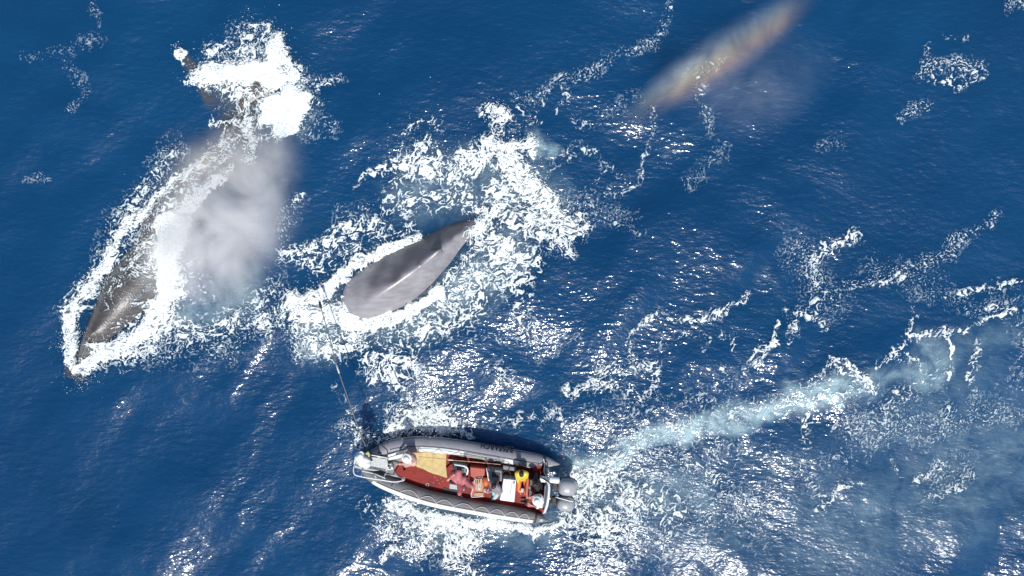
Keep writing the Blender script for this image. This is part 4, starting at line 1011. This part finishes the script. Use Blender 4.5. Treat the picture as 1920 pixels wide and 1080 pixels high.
person("person in yellow jacket and orange trousers seated near the upper tube", CR, Q(1358,538,.82), Q(1352,508,1.34), 270,
       (Q(1384,580,.92), Q(1328,578,.92)), (Q(1374,632,.317), Q(1344,632,.317)), c_yel, c_ora, hair=c_brown, boots=(.5,.12,.03))
person("person in black and red clothes seated behind the red leaning post", CR, Q(1478,600,.85), Q(1462,588,1.35), 190,
       (Q(1425,622,1.0), Q(1440,560,1.0)), (Q(1432,640,.317), Q(1440,600,.317)), c_black, c_dred, hair=c_brown)
person("person in round white hat, white shirt and red trousers sitting at the stern", CR, Q(1500,722,.85), Q(1482,716,1.36), 170,
       (Q(1420,745,.95), Q(1405,690,.95)), (Q(1385,730,.317), Q(1385,702,.317)), c_white, c_pink, hat=(c_cap, 'brim'), hair=c_brown, sleeves=False)

# ------------------------------------------------------------------ flying spray
def spray(label, spots, m):
    """spots: px, py, spread px, count, top height"""
    r_ = np.random.default_rng(len(label)); base = np.array([(1,0,0),(-1,0,0),(0,1,0),(0,-1,0),(0,0,1),(0,0,-1)], float)
    tri = np.array([(0,2,4),(2,1,4),(1,3,4),(3,0,4),(2,0,5),(1,2,5),(3,1,5),(0,3,5)])
    V, F_ = [], []; n = 0
    for px, py, sp, cnt, top in spots:
        cnt = cnt//2
        g = r_.normal(size=(cnt, 2))*sp*.5; z = np.abs(r_.normal(size=cnt))*top*.5+.05
        cnt_ = cnt; rad = .006+.016*r_.random(cnt)**3
        c = np.stack([(px+g[:, 0]-960)*.02, -(py+g[:, 1]-540)*.02, z], 1)
        c[:, 2] += np.maximum(0, sea(c[:, 0], c[:, 1]))
        V.append((c[:, None]+base[None]*rad[:, None, None]).reshape(-1, 3))
        F_.append((tri[None]+(np.arange(cnt)*6)[:, None, None]+n).reshape(-1, 3)); n += cnt*6
    o = mesh_np("spray", np.concatenate(V), np.concatenate(F_), m)
    tag(o, label, None, None, "stuff")
drop_m = mat("water drops", (.85, .90, .92), .25, .5)
spray("flying white droplets thrown up round the tail flukes", [(400,140,40,900,.8),(470,120,60,1500,1.0),(520,90,30,700,.9),(545,205,50,1200,.7),(560,150,30,500,.7),(470,240,40,700,.5),(338,98,14,160,.4),(475,60,40,300,.5)], drop_m)
spray("droplets breaking along the flanks of the long whale", [(140,640,30,700,.5),(160,700,30,500,.5),(220,640,50,800,.5),(310,480,50,1000,.7),(330,420,40,900,.9),(250,430,40,700,.5),(190,530,30,500,.5),(300,370,40,500,.5)], drop_m)
spray("droplets scattered round the arched back of the dark whale", [(600,570,60,1200,.6),(700,600,60,700,.4),(960,300,60,1200,.7),(1030,410,60,1000,.6),(930,210,24,300,.6),(800,300,90,700,.4),(940,470,80,800,.4)], drop_m)
spray("droplets flung from the bow wave and engines of the boat", [(790,785,50,1500,.8),(740,800,40,600,.6),(830,795,40,600,.5),(760,970,50,700,.5),(860,995,80,900,.4),(1100,905,50,1300,.6),(1090,960,50,700,.5)], drop_m)
